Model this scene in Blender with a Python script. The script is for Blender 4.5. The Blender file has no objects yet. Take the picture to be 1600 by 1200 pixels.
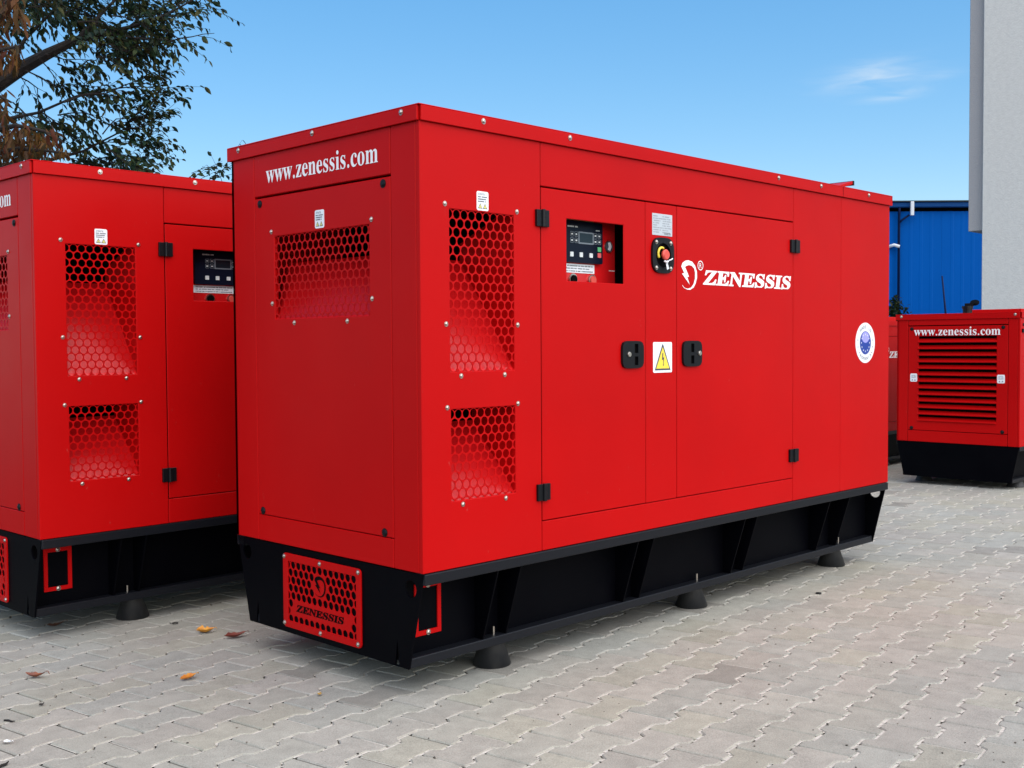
import bpy, bmesh, math, random
from mathutils import Vector, Matrix
from mathutils.geometry import tessellate_polygon
random.seed(7)
scene = bpy.context.scene
col = scene.collection
PI = math.pi
G = 0.452                      # height of the canopy's lower edge above the ground

# ------------------------------------------------------------------ camera
CAM = Vector((-2.4761, -2.8794, 0.7860 + G))
CR = Vector((0.7026170, -0.7115429, -0.0059962))
CU = Vector((0.0295369, 0.0207449, 0.9993484))
CF = Vector((0.7109549, 0.7023363, -0.0355925))
cd = bpy.data.cameras.new('camera')
cam = bpy.data.objects.new('camera', cd)
col.objects.link(cam)
cd.sensor_width = 36
cd.lens = 36 * 1738.26 / 1600
cd.clip_start = 0.05
cd.clip_end = 2000
cam.matrix_world = Matrix(((CR.x, CU.x, -CF.x, CAM.x), (CR.y, CU.y, -CF.y, CAM.y), (CR.z, CU.z, -CF.z, CAM.z), (0, 0, 0, 1)))
scene.camera = cam
scene.render.resolution_x, scene.render.resolution_y = 1024, 768

def at(px, py, depth):
    """the point of the yard seen at a pixel of the photograph, at a distance"""
    return CAM + depth * (CF + CR * ((px - 800) / 1738.26) + CU * ((600 - py) / 1738.26))

# ------------------------------------------------------------------ daylight
SUN_EL, SUN_AZ = math.radians(50), math.radians(190)
world = bpy.data.worlds.new('World')
scene.world = world
world.use_nodes = True
nt = world.node_tree
nt.nodes.clear()
sky = nt.nodes.new('ShaderNodeTexSky')
sky.sky_type = 'NISHITA'
sky.sun_disc = False
sky.sun_elevation = SUN_EL
sky.sun_rotation = SUN_AZ
sky.altitude = 200
sky.air_density = 1.0
sky.dust_density = 0.2
sky.ozone_density = 3.0
bg = nt.nodes.new('ShaderNodeBackground')
bg.inputs['Strength'].default_value = 0.15
wo = nt.nodes.new('ShaderNodeOutputWorld')
hs = nt.nodes.new('ShaderNodeHueSaturation')
hs.inputs['Saturation'].default_value = 1.84
hs.inputs['Value'].default_value = 1.38
gm = nt.nodes.new('ShaderNodeGamma')
gm.inputs['Gamma'].default_value = 0.54
# a thin wisp of high cloud in the direction above the blue hall, broken up with noise
tc = nt.nodes.new('ShaderNodeTexCoord')
def vmath(op, a, b=None, v=None):
    n = nt.nodes.new('ShaderNodeVectorMath'); n.operation = op
    nt.links.new(a, n.inputs[0])
    if b is not None: nt.links.new(b, n.inputs[1])
    if v is not None: n.inputs[1].default_value = v
    return n
def smath(op, a, b=None, v=None, c=None):
    n = nt.nodes.new('ShaderNodeMath'); n.operation = op
    nt.links.new(a, n.inputs[0])
    if b is not None: nt.links.new(b, n.inputs[1])
    if v is not None: n.inputs[1].default_value = v
    if c is not None: n.inputs[2].default_value = c
    return n.outputs[0]
def blob(px, py, wx, wy, tilt=0.0):
    c = (at(px, py, 1) - CAM).normalized()
    e1 = Vector((c.y, -c.x, 0)).normalized(); e2 = e1.cross(c)
    a = math.radians(tilt)
    e1, e2 = e1 * math.cos(a) + e2 * math.sin(a), e2 * math.cos(a) - e1 * math.sin(a)
    u = vmath('DOT_PRODUCT', tc.outputs['Generated'], v=tuple(e1)).outputs['Value']
    w = vmath('DOT_PRODUCT', tc.outputs['Generated'], v=tuple(e2)).outputs['Value']
    u = smath('SUBTRACT', u, v=c.dot(e1)); w = smath('SUBTRACT', w, v=c.dot(e2))
    u = smath('DIVIDE', u, v=wx); w = smath('DIVIDE', w, v=wy)
    d = smath('ADD', smath('MULTIPLY', u, u), smath('MULTIPLY', w, w))
    f = vmath('DOT_PRODUCT', tc.outputs['Generated'], v=tuple(c)).outputs['Value']
    g = smath('EXPONENT', smath('MULTIPLY', d, v=-1.0))
    return smath('MULTIPLY', g, smath('GREATER_THAN', f, v=0.5))
mp = nt.nodes.new('ShaderNodeMapping')
mp.inputs['Scale'].default_value = (9, 9, 60)
mp.inputs['Rotation'].default_value = (math.radians(6), math.radians(-8), 0)
nt.links.new(tc.outputs['Generated'], mp.inputs['Vector'])
nz = nt.nodes.new('ShaderNodeTexNoise')
nz.inputs['Scale'].default_value = 2.2; nz.inputs['Detail'].default_value = 5; nz.inputs['Distortion'].default_value = 0.6
nt.links.new(mp.outputs[0], nz.inputs['Vector'])
mr = nt.nodes.new('ShaderNodeMapRange')
mr.inputs['From Min'].default_value = 0.3; mr.inputs['From Max'].default_value = 0.8
nt.links.new(nz.outputs['Fac'], mr.inputs['Value'])
cl = smath('ADD', blob(1365, 118, 0.036, 0.0105, 6), blob(1400, 149, 0.023, 0.0045, 8))
cl = smath('ADD', cl, smath('MULTIPLY', blob(1455, 118, 0.02, 0.003, 2), v=0.6))
cl = smath('MULTIPLY', cl, mr.outputs[0])
cl = smath('MULTIPLY', cl, v=0.85)
mixc = nt.nodes.new('ShaderNodeMix'); mixc.data_type = 'RGBA'; mixc.clamp_factor = True
mixc.inputs[7].default_value = (2.5, 3.0, 3.5, 1)
nt.links.new(cl, mixc.inputs[0])
nt.links.new(sky.outputs[0], gm.inputs['Color'])
nt.links.new(gm.outputs[0], hs.inputs['Color'])
nt.links.new(hs.outputs[0], mixc.inputs[6])
nt.links.new(mixc.outputs[2], bg.inputs['Color'])
nt.links.new(bg.outputs[0], wo.inputs['Surface'])

sl = bpy.data.lights.new('sun', 'SUN')
sl.energy = 3.4
sl.angle = math.radians(110)
sl.color = (1.0, 0.90, 0.80)
sun = bpy.data.objects.new('sun', sl)
col.objects.link(sun)
sd = Vector((math.sin(SUN_AZ) * math.cos(SUN_EL), math.cos(SUN_AZ) * math.cos(SUN_EL), math.sin(SUN_EL)))
sun.rotation_euler = sd.to_track_quat('Z', 'Y').to_euler()

vs = scene.view_settings
vs.view_transform = 'Standard'; vs.look = 'None'; vs.gamma = 1; vs.use_curve_mapping = False
vs.exposure = 0.87

# ------------------------------------------------------------------ tagging, mesh helpers
def tag(o, label=None, cat=None, group=None, kind=None):
    if label: o['label'] = label
    if cat: o['category'] = cat
    if group: o['group'] = group
    if kind: o['kind'] = kind
    return o

def empty(name, loc=(0, 0, 0), rz=0.0):
    o = bpy.data.objects.new(name, None)
    o.empty_display_size = 0.2
    o.location = loc; o.rotation_euler = (0, 0, rz)
    col.objects.link(o)
    return o

def link(name, mesh, parent=None, loc=None):
    o = bpy.data.objects.new(name, mesh)
    if parent is not None: o.parent = parent
    if loc is not None: o.location = loc
    col.objects.link(o)
    return o

def copy_tree(o, parent=None):
    c = o.copy(); col.objects.link(c); c.parent = parent
    for ch in list(o.children): copy_tree(ch, c)
    return c

class MB:
    """collects faces; build() makes ONE mesh object"""
    def __init__(s): s.v = []; s.f = []; s.m = []; s.c = {}
    def add(s, vs_, fs_, mi=0):
        n = len(s.v)
        s.v += [tuple(p) for p in vs_]
        s.f += [tuple(i + n for i in f) for f in fs_]
        s.m += [mi] * len(fs_)
    def box(s, F, a0, a1, b0, b1, h0, h1, mi=0):
        s.add([F(a, b, h) for h in (h0, h1) for b in (b0, b1) for a in (a0, a1)],
              [(0, 2, 3, 1), (4, 5, 7, 6), (0, 1, 5, 4), (1, 3, 7, 5), (3, 2, 6, 7), (2, 0, 4, 6)], mi)
    def cyl(s, F, a, b, r0, r1, h0, h1, n=12, mi=0, caps=True, sa=1.0):
        p = [F(a + r0 * math.cos(2 * PI * i / n) * sa, b + r0 * math.sin(2 * PI * i / n), h0) for i in range(n)]
        p += [F(a + r1 * math.cos(2 * PI * i / n) * sa, b + r1 * math.sin(2 * PI * i / n), h1) for i in range(n)]
        f = [(i, (i + 1) % n, n + (i + 1) % n, n + i) for i in range(n)]
        if caps: f += [tuple(range(n - 1, -1, -1)), tuple(range(n, 2 * n))]
        s.add(p, f, mi)
    def poly(s, F, loops, h, mi=0):
        if not isinstance(loops[0][0], (tuple, list, Vector)): loops = [loops]
        tri = tessellate_polygon([[Vector((p[0], p[1], 0)) for p in l] for l in loops])
        pts = [p for l in loops for p in l]
        s.add([F(p[0], p[1], h) for p in pts], tri, mi)
    def prism(s, F, loops, h0, h1, mi=0):
        if not isinstance(loops[0][0], (tuple, list, Vector)): loops = [loops]
        s.poly(F, loops, h1, mi); s.poly(F, loops, h0, mi)
        for l in loops:
            n = len(l)
            s.add([F(p[0], p[1], h0) for p in l] + [F(p[0], p[1], h1) for p in l], [(i, (i + 1) % n, n + (i + 1) % n, n + i) for i in range(n)], mi)
    def tube(s, pts, rad, n=6, mi=0):
        pts = [Vector(p) for p in pts]
        if not isinstance(rad, (list, tuple)): rad = [rad] * len(pts)
        base = len(s.v); up = Vector((0.13, 0.21, 0.97))
        for i, p in enumerate(pts):
            d = (pts[min(i + 1, len(pts) - 1)] - pts[max(i - 1, 0)]).normalized()
            x = d.cross(up)
            if x.length < 0.05: x = d.cross(Vector((1, 0, 0)))
            x.normalize(); y = d.cross(x)
            for k in range(n):
                t = 2 * PI * k / n
                s.v.append(tuple(p + (x * math.cos(t) + y * math.sin(t)) * rad[i]))
        for i in range(len(pts) - 1):
            for k in range(n):
                a = base + i * n + k; b = base + i * n + (k + 1) % n
                s.f.append((a, b, b + n, a + n)); s.m.append(mi)
        s.f.append(tuple(base + k for k in range(n - 1, -1, -1))); s.m.append(mi)
        s.f.append(tuple(base + (len(pts) - 1) * n + k for k in range(n))); s.m.append(mi)
    def mesh(s, name, mats, bevel=0.0, smooth=False, fix=True, seg=1, vcol=None):
        me = bpy.data.meshes.new(name)
        me.from_pydata(s.v, [], s.f)
        if not isinstance(mats, (list, tuple)): mats = [mats]
        for m in mats: me.materials.append(m)
        me.polygons.foreach_set('material_index', s.m)
        if fix or bevel:
            bm = bmesh.new(); bm.from_mesh(me)
            bmesh.ops.remove_doubles(bm, verts=bm.verts, dist=1e-5)
            if bevel:
                es = [e for e in bm.edges if len(e.link_faces) == 2 and e.calc_face_angle(0) > 0.5]
                bmesh.ops.recalc_face_normals(bm, faces=bm.faces)
                bmesh.ops.bevel(bm, geom=es, offset=bevel, segments=seg, affect='EDGES', profile=0.5, clamp_overlap=True)
            bmesh.ops.recalc_face_normals(bm, faces=bm.faces)
            bm.to_mesh(me); bm.free()
        if smooth: me.polygons.foreach_set('use_smooth', [True] * len(me.polygons))
        me.update()
        return me
    def build(s, name, mats, parent=None, **k):
        return link(name, s.mesh(name, mats, **k), parent)

def panel(F, a0, a1, b0, b1, h0, h1, holes=(), mi=0):
    """a sheet with rectangular openings, as one closed MB"""
    m = MB()
    xs = sorted({a0, a1} | {v for h in holes for v in h[:2]}); ys = sorted({b0, b1} | {v for h in holes for v in h[2:]})
    def solid(i, j):
        if not (0 <= i < len(xs) - 1 and 0 <= j < len(ys) - 1): return False
        cx, cy = (xs[i] + xs[i + 1]) / 2, (ys[j] + ys[j + 1]) / 2
        return not any(h[0] < cx < h[1] and h[2] < cy < h[3] for h in holes)
    for i in range(len(xs) - 1):
        for j in range(len(ys) - 1):
            if not solid(i, j): continue
            x0, x1, y0, y1 = xs[i], xs[i + 1], ys[j], ys[j + 1]
            p = [F(x0, y0, h1), F(x1, y0, h1), F(x1, y1, h1), F(x0, y1, h1), F(x0, y0, h0), F(x1, y0, h0), F(x1, y1, h0), F(x0, y1, h0)]
            f = [(0, 1, 2, 3), (7, 6, 5, 4)]
            if not solid(i, j - 1): f.append((0, 4, 5, 1))
            if not solid(i + 1, j): f.append((1, 5, 6, 2))
            if not solid(i, j + 1): f.append((2, 6, 7, 3))
            if not solid(i - 1, j): f.append((3, 7, 4, 0))
            m.add(p, f, mi)
    return m

def rrect(a0, a1, b0, b1, r, n=4):
    out = []
    for cx, cy, t in ((a1 - r, b1 - r, 0), (a0 + r, b1 - r, 90), (a0 + r, b0 + r, 180), (a1 - r, b0 + r, 270)):
        for k in range(n + 1):
            q = math.radians(t + 90 * k / n)
            out.append((cx + r * math.cos(q), cy + r * math.sin(q)))
    return out
def circ(a, b, r, n=20, s=1.0): return [(a + r * s * math.cos(2 * PI * k / n), b + r * math.sin(2 * PI * k / n)) for k in range(n)]

# ------------------------------------------------------------------ materials
def mat(name, color, rough=0.5, metal=0.0, spec=0.5, coat=0.0):
    m = bpy.data.materials.new(name); m.use_nodes = True
    b = m.node_tree.nodes['Principled BSDF']
    b.inputs['Base Color'].default_value = (*color, 1)
    b.inputs['Roughness'].default_value = rough
    b.inputs['Metallic'].default_value = metal
    b.inputs['Specular IOR Level'].default_value = spec
    if coat:
        b.inputs['Coat Weight'].default_value = coat
        b.inputs['Coat Roughness'].default_value = 0.12
    return m
def N(m, t, **kw):
    n = m.node_tree.nodes.new(t)
    for k, v in kw.items():
        if k in n.inputs: n.inputs[k].default_value = v
        else: setattr(n, k, v)
    return n
def L(m, a, b): m.node_tree.links.new(a, b)
def bsdf(m): return m.node_tree.nodes['Principled BSDF']
def bump(m, scale, dist, detail=2, strength=1.0, coord='Object', vec=None):
    t = N(m, 'ShaderNodeTexCoord'); n = N(m, 'ShaderNodeTexNoise', Scale=scale, Detail=detail)
    L(m, vec or t.outputs[coord], n.inputs['Vector'])
    b = N(m, 'ShaderNodeBump', Strength=strength, Distance=dist)
    L(m, n.outputs['Fac'], b.inputs['Height']); L(m, b.outputs[0], bsdf(m).inputs['Normal'])
    return n, b
def vary(m, base, dark, scale, lo=0.35, hi=0.65, detail=4, coord='Object', stretch=None):
    t = N(m, 'ShaderNodeTexCoord'); n = N(m, 'ShaderNodeTexNoise', Scale=scale, Detail=detail)
    src = t.outputs[coord]
    if stretch:
        mp_ = N(m, 'ShaderNodeMapping'); mp_.inputs['Scale'].default_value = stretch
        L(m, src, mp_.inputs['Vector']); src = mp_.outputs[0]
    L(m, src, n.inputs['Vector'])
    r = N(m, 'ShaderNodeMapRange'); r.inputs['From Min'].default_value = lo; r.inputs['From Max'].default_value = hi
    L(m, n.outputs['Fac'], r.inputs['Value'])
    x = N(m, 'ShaderNodeMix', data_type='RGBA')
    x.inputs[6].default_value = (*dark, 1); x.inputs[7].default_value = (*base, 1)
    L(m, r.outputs[0], x.inputs[0]); L(m, x.outputs[2], bsdf(m).inputs['Base Color'])
    return x

RED = mat('red_powder_coat', (0.46, 0.0025, 0.003), 0.40, spec=0.08)
vary(RED, (0.440, 0.0028, 0.0032), (0.395, 0.0024, 0.003), 1.6, 0.3, 0.7, 6)
bump(RED, 420, 0.00025, 2, 0.35)
# sparse fine scuffs and dust specks in the paint
tcx = N(RED, 'ShaderNodeTexCoord'); mpx = N(RED, 'ShaderNodeMapping'); mpx.inputs['Scale'].default_value = (1.0, 1.0, 0.35); mpx.inputs['Rotation'].default_value = (0.3, 0.4, 0.2)
L(RED, tcx.outputs['Object'], mpx.inputs['Vector'])
nx1 = N(RED, 'ShaderNodeTexNoise', Scale=70, Detail=4, Roughness=0.6); L(RED, mpx.outputs[0], nx1.inputs['Vector'])
rx1 = N(RED, 'ShaderNodeMapRange'); rx1.inputs['From Min'].default_value = 0.70; rx1.inputs['From Max'].default_value = 0.78; rx1.inputs['To Max'].default_value = 0.30; L(RED, nx1.outputs['Fac'], rx1.inputs['Value'])
mxx = N(RED, 'ShaderNodeMix', data_type='RGBA'); mxx.inputs[7].default_value = (0.42, 0.16, 0.14, 1)
L(RED, rx1.outputs[0], mxx.inputs[0])
src_ = bsdf(RED).inputs['Base Color'].links[0].from_socket
L(RED, src_, mxx.inputs[6]); L(RED, mxx.outputs[2], bsdf(RED).inputs['Base Color'])
t_ = N(RED, 'ShaderNodeTexCoord'); n_ = N(RED, 'ShaderNodeTexNoise', Scale=5.0, Detail=5); r_ = N(RED, 'ShaderNodeMapRange')
r_.inputs['To Min'].default_value = 0.30; r_.inputs['To Max'].default_value = 0.46
L(RED, t_.outputs['Object'], n_.inputs['Vector']); L(RED, n_.outputs['Fac'], r_.inputs['Value']); L(RED, r_.outputs[0], bsdf(RED).inputs['Roughness'])
REDIN = mat('red_paint_inside', (0.55, 0.007, 0.009), 0.27, spec=0.45)
BLACK = mat('black_chassis_paint', (0.0015, 0.0015, 0.003), 0.5, spec=0.04)
RAILM = mat('black_rail_toplit', (0.006, 0.007, 0.010), 0.42, spec=0.2)  # lighter copy of the chassis black, top light on the rails painted in
bump(RAILM, 200, 0.0004, 2, 0.4)
vary(BLACK, (0.0005, 0.0006, 0.0016), (0.0012, 0.0013, 0.0024), 5.0, 0.3, 0.75)
bump(BLACK, 300, 0.0003, 2, 0.4)
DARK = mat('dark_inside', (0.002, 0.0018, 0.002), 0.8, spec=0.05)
PLASTIC = mat('black_plastic', (0.003, 0.0035, 0.005), 0.42, spec=0.22)
bump(PLASTIC, 900, 0.0002, 1, 0.4)
RUBBER = mat('black_rubber', (0.028, 0.029, 0.031), 0.6)
vary(RUBBER, (0.007, 0.008, 0.010), (0.018, 0.018, 0.018), 16.0, 0.35, 0.6)
bump(RUBBER, 160, 0.0006, 3, 0.5)
STEEL = mat('zinc_bolt', (0.50, 0.46, 0.41), 0.28, metal=1.0)
WHITE = mat('white_vinyl', (0.80, 0.80, 0.80), 0.35)
STICK = mat('white_sticker', (0.74, 0.77, 0.80), 0.35)
PLATE = mat('silver_rating_plate', (0.50, 0.54, 0.57), 0.35, metal=0.2)
INK = mat('dark_ink', (0.05, 0.06, 0.08), 0.5)
GREYINK = mat('grey_ink', (0.25, 0.27, 0.3), 0.5)
YELLOW = mat('warning_yellow', (0.80, 0.62, 0.06), 0.4)
PALEY = mat('pale_yellow_print', (0.72, 0.66, 0.20), 0.4)
BLUE = mat('flag_blue_print', (0.003, 0.035, 0.28), 0.35)
LILAC = mat('pale_blue_print', (0.30, 0.30, 0.75), 0.35)
CTRL = mat('controller_face', (0.004, 0.007, 0.018), 0.3, spec=0.12)
SCREEN = mat('lcd_screen', (0.010, 0.018, 0.026), 0.15, spec=0.3)
FRAMEGREY = mat('key_outline', (0.16, 0.19, 0.22), 0.4)
KEYW = mat('white_key', (0.62, 0.66, 0.66), 0.4)
KEYG = mat('green_key', (0.09, 0.42, 0.17), 0.4)
KEYR = mat('red_key', (0.62, 0.10, 0.10), 0.4)
STOPRED = mat('stop_button_red', (0.62, 0.07, 0.05), 0.45)
OLIVE = mat('olive_label', (0.42, 0.34, 0.08), 0.5)
# outlines of the printed letters (advance, loops)
GLYPHS = {"w":[0.435,[[[0.122,-0.01],[0.017,0.265],[0.014,0.272],[0.01,0.279],[0.006,0.284],[0.001,0.289],[-0.004,0.292],[-0.011,0.293],[-0.011,0.31],[
0.138,0.31],[0.138,0.293],[0.13,0.293],[0.124,0.291],[0.12,0.289],[0.117,0.286],[0.115,0.282],[0.114,0.276],[0.114,0.273],[0.115,0.269],[0.116,0.266],[
0.117,0.262],[0.118,0.257],[0.12,0.253],[0.167,0.127],[0.211,0.235],[0.201,0.266],[0.197,0.276],[0.193,0.283],[0.19,0.288],[0.185,0.292],[0.177,0.294],[
0.168,0.295],[0.168,0.31],[0.323,0.31],[0.323,0.293],[0.308,0.291],[0.299,0.285],[0.296,0.276],[0.296,0.274],[0.296,0.272],[0.296,0.269],[0.297,0.266],[
0.297,0.264],[0.298,0.262],[0.336,0.141],[0.382,0.256],[0.385,0.263],[0.386,0.27],[0.387,0.275],[0.386,0.281],[0.384,0.286],[0.38,0.289],[0.374,0.291],[
0.366,0.293],[0.356,0.295],[0.356,0.31],[0.445,0.31],[0.445,0.295],[0.437,0.293],[0.43,0.29],[0.425,0.284],[0.42,0.277],[0.416,0.268],[0.412,0.258],[
0.304,-0.01],[0.289,-0.01],[0.223,0.197],[0.14,-0.01]]]],"z":[0.293,[[[0.013,0.0],[0.013,0.014],[0.168,0.287],[0.128,0.287],[0.106,0.286],[0.087,0.28],[
0.072,0.272],[0.061,0.258],[0.051,0.24],[0.044,0.216],[0.026,0.216],[0.032,0.31],[0.275,0.31],[0.275,0.291],[0.126,0.025],[0.152,0.025],[0.181,0.027],[
0.205,0.033],[0.223,0.044],[0.237,0.059],[0.249,0.08],[0.26,0.107],[0.276,0.107],[0.268,0.0]]]],"e":[0.301,[[[0.154,-0.01],[0.129,-0.008],[
0.106,-0.001],[0.085,0.01],[0.066,0.026],[0.05,0.045],[0.037,0.069],[0.027,0.095],[0.021,0.125],[0.019,0.157],[0.021,0.187],[0.028,0.215],[0.038,0.24],[
0.051,0.263],[0.068,0.282],[0.087,0.298],[0.109,0.309],[0.132,0.316],[0.157,0.318],[0.193,0.314],[0.224,0.301],[0.249,0.28],[0.268,0.251],[0.279,0.216],[
0.283,0.173],[0.283,0.166],[0.117,0.166],[0.127,0.097],[0.154,0.056],[0.199,0.042],[0.225,0.047],[0.248,0.062],[0.27,0.086],[0.285,0.073],[0.248,0.027],[
0.205,-0.001]],[[0.116,0.192],[0.201,0.192],[0.201,0.215],[0.201,0.241],[0.198,0.261],[0.193,0.277],[0.186,0.288],[0.175,0.295],[0.161,0.297],[
0.136,0.286],[0.121,0.255],[0.116,0.203]]]],"n":[0.381,[[[0.018,0.0],[0.018,0.016],[0.03,0.017],[0.039,0.021],[0.045,0.026],[0.049,0.033],[0.052,0.043],[
0.052,0.056],[0.052,0.253],[0.052,0.266],[0.049,0.276],[0.046,0.284],[0.04,0.289],[0.031,0.293],[0.019,0.294],[0.019,0.31],[0.148,0.31],[0.148,0.267],[
0.175,0.296],[0.207,0.313],[0.243,0.318],[0.292,0.306],[0.321,0.271],[0.33,0.212],[0.33,0.056],[0.331,0.043],[0.333,0.033],[0.337,0.026],[0.343,0.021],[
0.352,0.017],[0.363,0.016],[0.363,0.0],[0.202,0.0],[0.202,0.016],[0.207,0.016],[0.223,0.021],[0.232,0.034],[0.235,0.056],[0.235,0.217],[0.234,0.234],[
0.232,0.247],[0.229,0.258],[0.223,0.265],[0.215,0.27],[0.203,0.271],[0.183,0.267],[0.164,0.255],[0.148,0.235],[0.148,0.056],[0.148,0.043],[0.151,0.033],[
0.154,0.026],[0.16,0.021],[0.168,0.017],[0.18,0.016],[0.18,0.0]]]],"s":[0.288,[[[0.151,-0.01],[0.132,-0.008],[0.111,-0.003],[0.087,0.006],[0.082,0.008],[
0.078,0.008],[0.073,0.009],[0.064,0.007],[0.056,0.001],[0.051,-0.009],[0.036,-0.009],[0.036,0.105],[0.053,0.105],[0.061,0.079],[0.072,0.057],[
0.087,0.039],[0.103,0.026],[0.121,0.017],[0.14,0.015],[0.156,0.016],[0.168,0.02],[0.179,0.027],[0.186,0.035],[0.191,0.046],[0.192,0.058],[0.188,0.076],[
0.176,0.092],[0.156,0.105],[0.107,0.13],[0.085,0.142],[0.068,0.155],[0.054,0.169],[0.045,0.185],[0.039,0.202],[0.037,0.22],[0.04,0.247],[0.049,0.27],[
0.065,0.291],[0.086,0.306],[0.111,0.316],[0.141,0.319],[0.149,0.319],[0.157,0.318],[0.166,0.316],[0.176,0.314],[0.187,0.311],[0.199,0.308],[
0.201,0.307],[0.204,0.307],[0.206,0.306],[0.209,0.305],[0.211,0.305],[0.213,0.305],[0.22,0.306],[0.226,0.311],[0.23,0.319],[0.244,0.319],[0.244,0.222],[
0.228,0.222],[0.22,0.244],[0.209,0.262],[0.196,0.277],[0.182,0.288],[0.166,0.294],[0.149,0.296],[0.136,0.295],[0.125,0.292],[0.116,0.286],[0.11,0.278],[
0.106,0.269],[0.105,0.259],[0.106,0.249],[0.109,0.24],[0.115,0.232],[0.123,0.225],[0.134,0.218],[0.146,0.212],[0.191,0.189],[0.212,0.178],[0.229,0.165],[
0.241,0.151],[0.25,0.136],[0.255,0.117],[0.257,0.095],[0.254,0.065],[0.244,0.039],[0.228,0.018],[0.206,0.002],[
0.181,-0.007]]]],"i":[0.198,[[[0.101,0.362],[0.087,0.364],[0.075,0.368],[0.065,0.376],[0.057,0.387],[0.052,0.399],[0.05,0.412],[0.052,0.426],[
0.057,0.438],[0.065,0.449],[0.075,0.457],[0.087,0.462],[0.101,0.463],[0.114,0.462],[0.126,0.457],[0.137,0.449],[0.145,0.438],[0.15,0.426],[0.151,0.412],[
0.149,0.399],[0.145,0.387],[0.136,0.376],[0.126,0.368],[0.114,0.364]],[[0.018,0.0],[0.018,0.016],[0.03,0.018],[0.039,0.021],[0.045,0.026],[0.049,0.032],[
0.052,0.043],[0.052,0.056],[0.052,0.252],[0.052,0.267],[0.05,0.278],[0.047,0.285],[0.041,0.289],[0.032,0.292],[0.02,0.293],[0.021,0.31],[0.148,0.31],[
0.148,0.056],[0.149,0.043],[0.151,0.033],[0.154,0.026],[0.16,0.021],[0.168,0.018],[0.18,0.016],[0.18,0.0]]]],"c":[0.293,[[[0.156,-0.01],[0.131,-0.008],[
0.108,-0.001],[0.087,0.011],[0.067,0.026],[0.051,0.045],[0.038,0.068],[0.028,0.093],[0.021,0.12],[0.019,0.15],[0.022,0.181],[0.029,0.21],[0.04,0.237],[
0.055,0.26],[0.074,0.28],[0.096,0.297],[0.12,0.309],[0.146,0.317],[0.175,0.319],[0.204,0.317],[0.23,0.31],[0.25,0.298],[0.265,0.283],[0.274,0.265],[
0.277,0.245],[0.276,0.233],[0.272,0.223],[0.266,0.215],[0.258,0.209],[0.248,0.205],[0.236,0.204],[0.214,0.209],[0.201,0.225],[0.196,0.251],[
0.196,0.254],[0.196,0.258],[0.197,0.261],[0.197,0.265],[0.197,0.268],[0.197,0.271],[0.194,0.286],[0.185,0.294],[0.169,0.297],[0.138,0.285],[
0.118,0.248],[0.112,0.187],[0.115,0.142],[0.123,0.105],[0.137,0.076],[0.156,0.055],[0.178,0.042],[0.204,0.038],[0.227,0.042],[0.25,0.053],[0.271,0.072],[
0.285,0.06],[0.248,0.021],[0.205,-0.002]]]],"o":[0.336,[[[0.169,-0.01],[0.14,-0.008],[0.114,-0.001],[0.09,0.011],[0.069,0.027],[0.052,0.047],[
0.038,0.07],[0.027,0.096],[0.021,0.124],[0.019,0.154],[0.021,0.184],[0.027,0.213],[0.038,0.239],[0.052,0.262],[0.069,0.281],[0.09,0.297],[0.114,0.309],[
0.14,0.316],[0.168,0.318],[0.196,0.316],[0.222,0.309],[0.245,0.298],[0.266,0.282],[0.283,0.263],[0.298,0.24],[0.308,0.214],[0.315,0.185],[0.317,0.154],[
0.315,0.123],[0.308,0.094],[0.298,0.069],[0.284,0.046],[0.266,0.026],[0.245,0.011],[0.222,-0.001],[0.197,-0.008]],[[0.169,0.011],[0.186,0.014],[
0.199,0.024],[0.209,0.039],[0.212,0.05],[0.215,0.064],[0.217,0.081],[0.219,0.102],[0.219,0.126],[0.22,0.154],[0.218,0.206],[0.214,0.245],[0.208,0.271],[
0.198,0.286],[0.185,0.296],[0.169,0.299],[0.151,0.296],[0.138,0.286],[0.128,0.271],[0.122,0.245],[0.118,0.206],[0.117,0.154],[0.117,0.127],[
0.118,0.103],[0.12,0.082],[0.122,0.064],[0.125,0.05],[0.128,0.039],[0.138,0.024],[0.152,0.014]]]],"m":[0.554,[[[0.018,0.0],[0.018,0.016],[0.03,0.017],[
0.039,0.021],[0.045,0.026],[0.049,0.033],[0.052,0.043],[0.052,0.056],[0.052,0.253],[0.052,0.266],[0.049,0.276],[0.046,0.284],[0.04,0.289],[0.031,0.293],[
0.019,0.294],[0.019,0.31],[0.146,0.31],[0.146,0.265],[0.173,0.294],[0.204,0.312],[0.237,0.318],[0.277,0.312],[0.305,0.293],[0.32,0.261],[0.348,0.293],[
0.381,0.312],[0.418,0.318],[0.465,0.306],[0.494,0.271],[0.504,0.212],[0.504,0.056],[0.504,0.043],[0.507,0.033],[0.51,0.026],[0.516,0.021],[0.524,0.017],[
0.536,0.016],[0.536,0.0],[0.377,0.0],[0.377,0.016],[0.389,0.018],[0.397,0.021],[0.403,0.026],[0.407,0.034],[0.409,0.044],[0.41,0.056],[0.41,0.217],[
0.409,0.234],[0.407,0.247],[0.404,0.258],[0.398,0.265],[0.389,0.27],[0.377,0.271],[0.358,0.268],[0.341,0.256],[0.324,0.237],[0.324,0.056],[0.325,0.044],[
0.327,0.034],[0.331,0.026],[0.336,0.021],[0.345,0.018],[0.356,0.016],[0.356,0.0],[0.199,0.0],[0.199,0.016],[0.211,0.018],[0.219,0.021],[0.225,0.026],[
0.229,0.034],[0.231,0.044],[0.232,0.056],[0.232,0.217],[0.231,0.233],[0.229,0.247],[0.226,0.258],[0.22,0.265],[0.211,0.27],[0.199,0.271],[0.18,0.267],[
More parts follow.
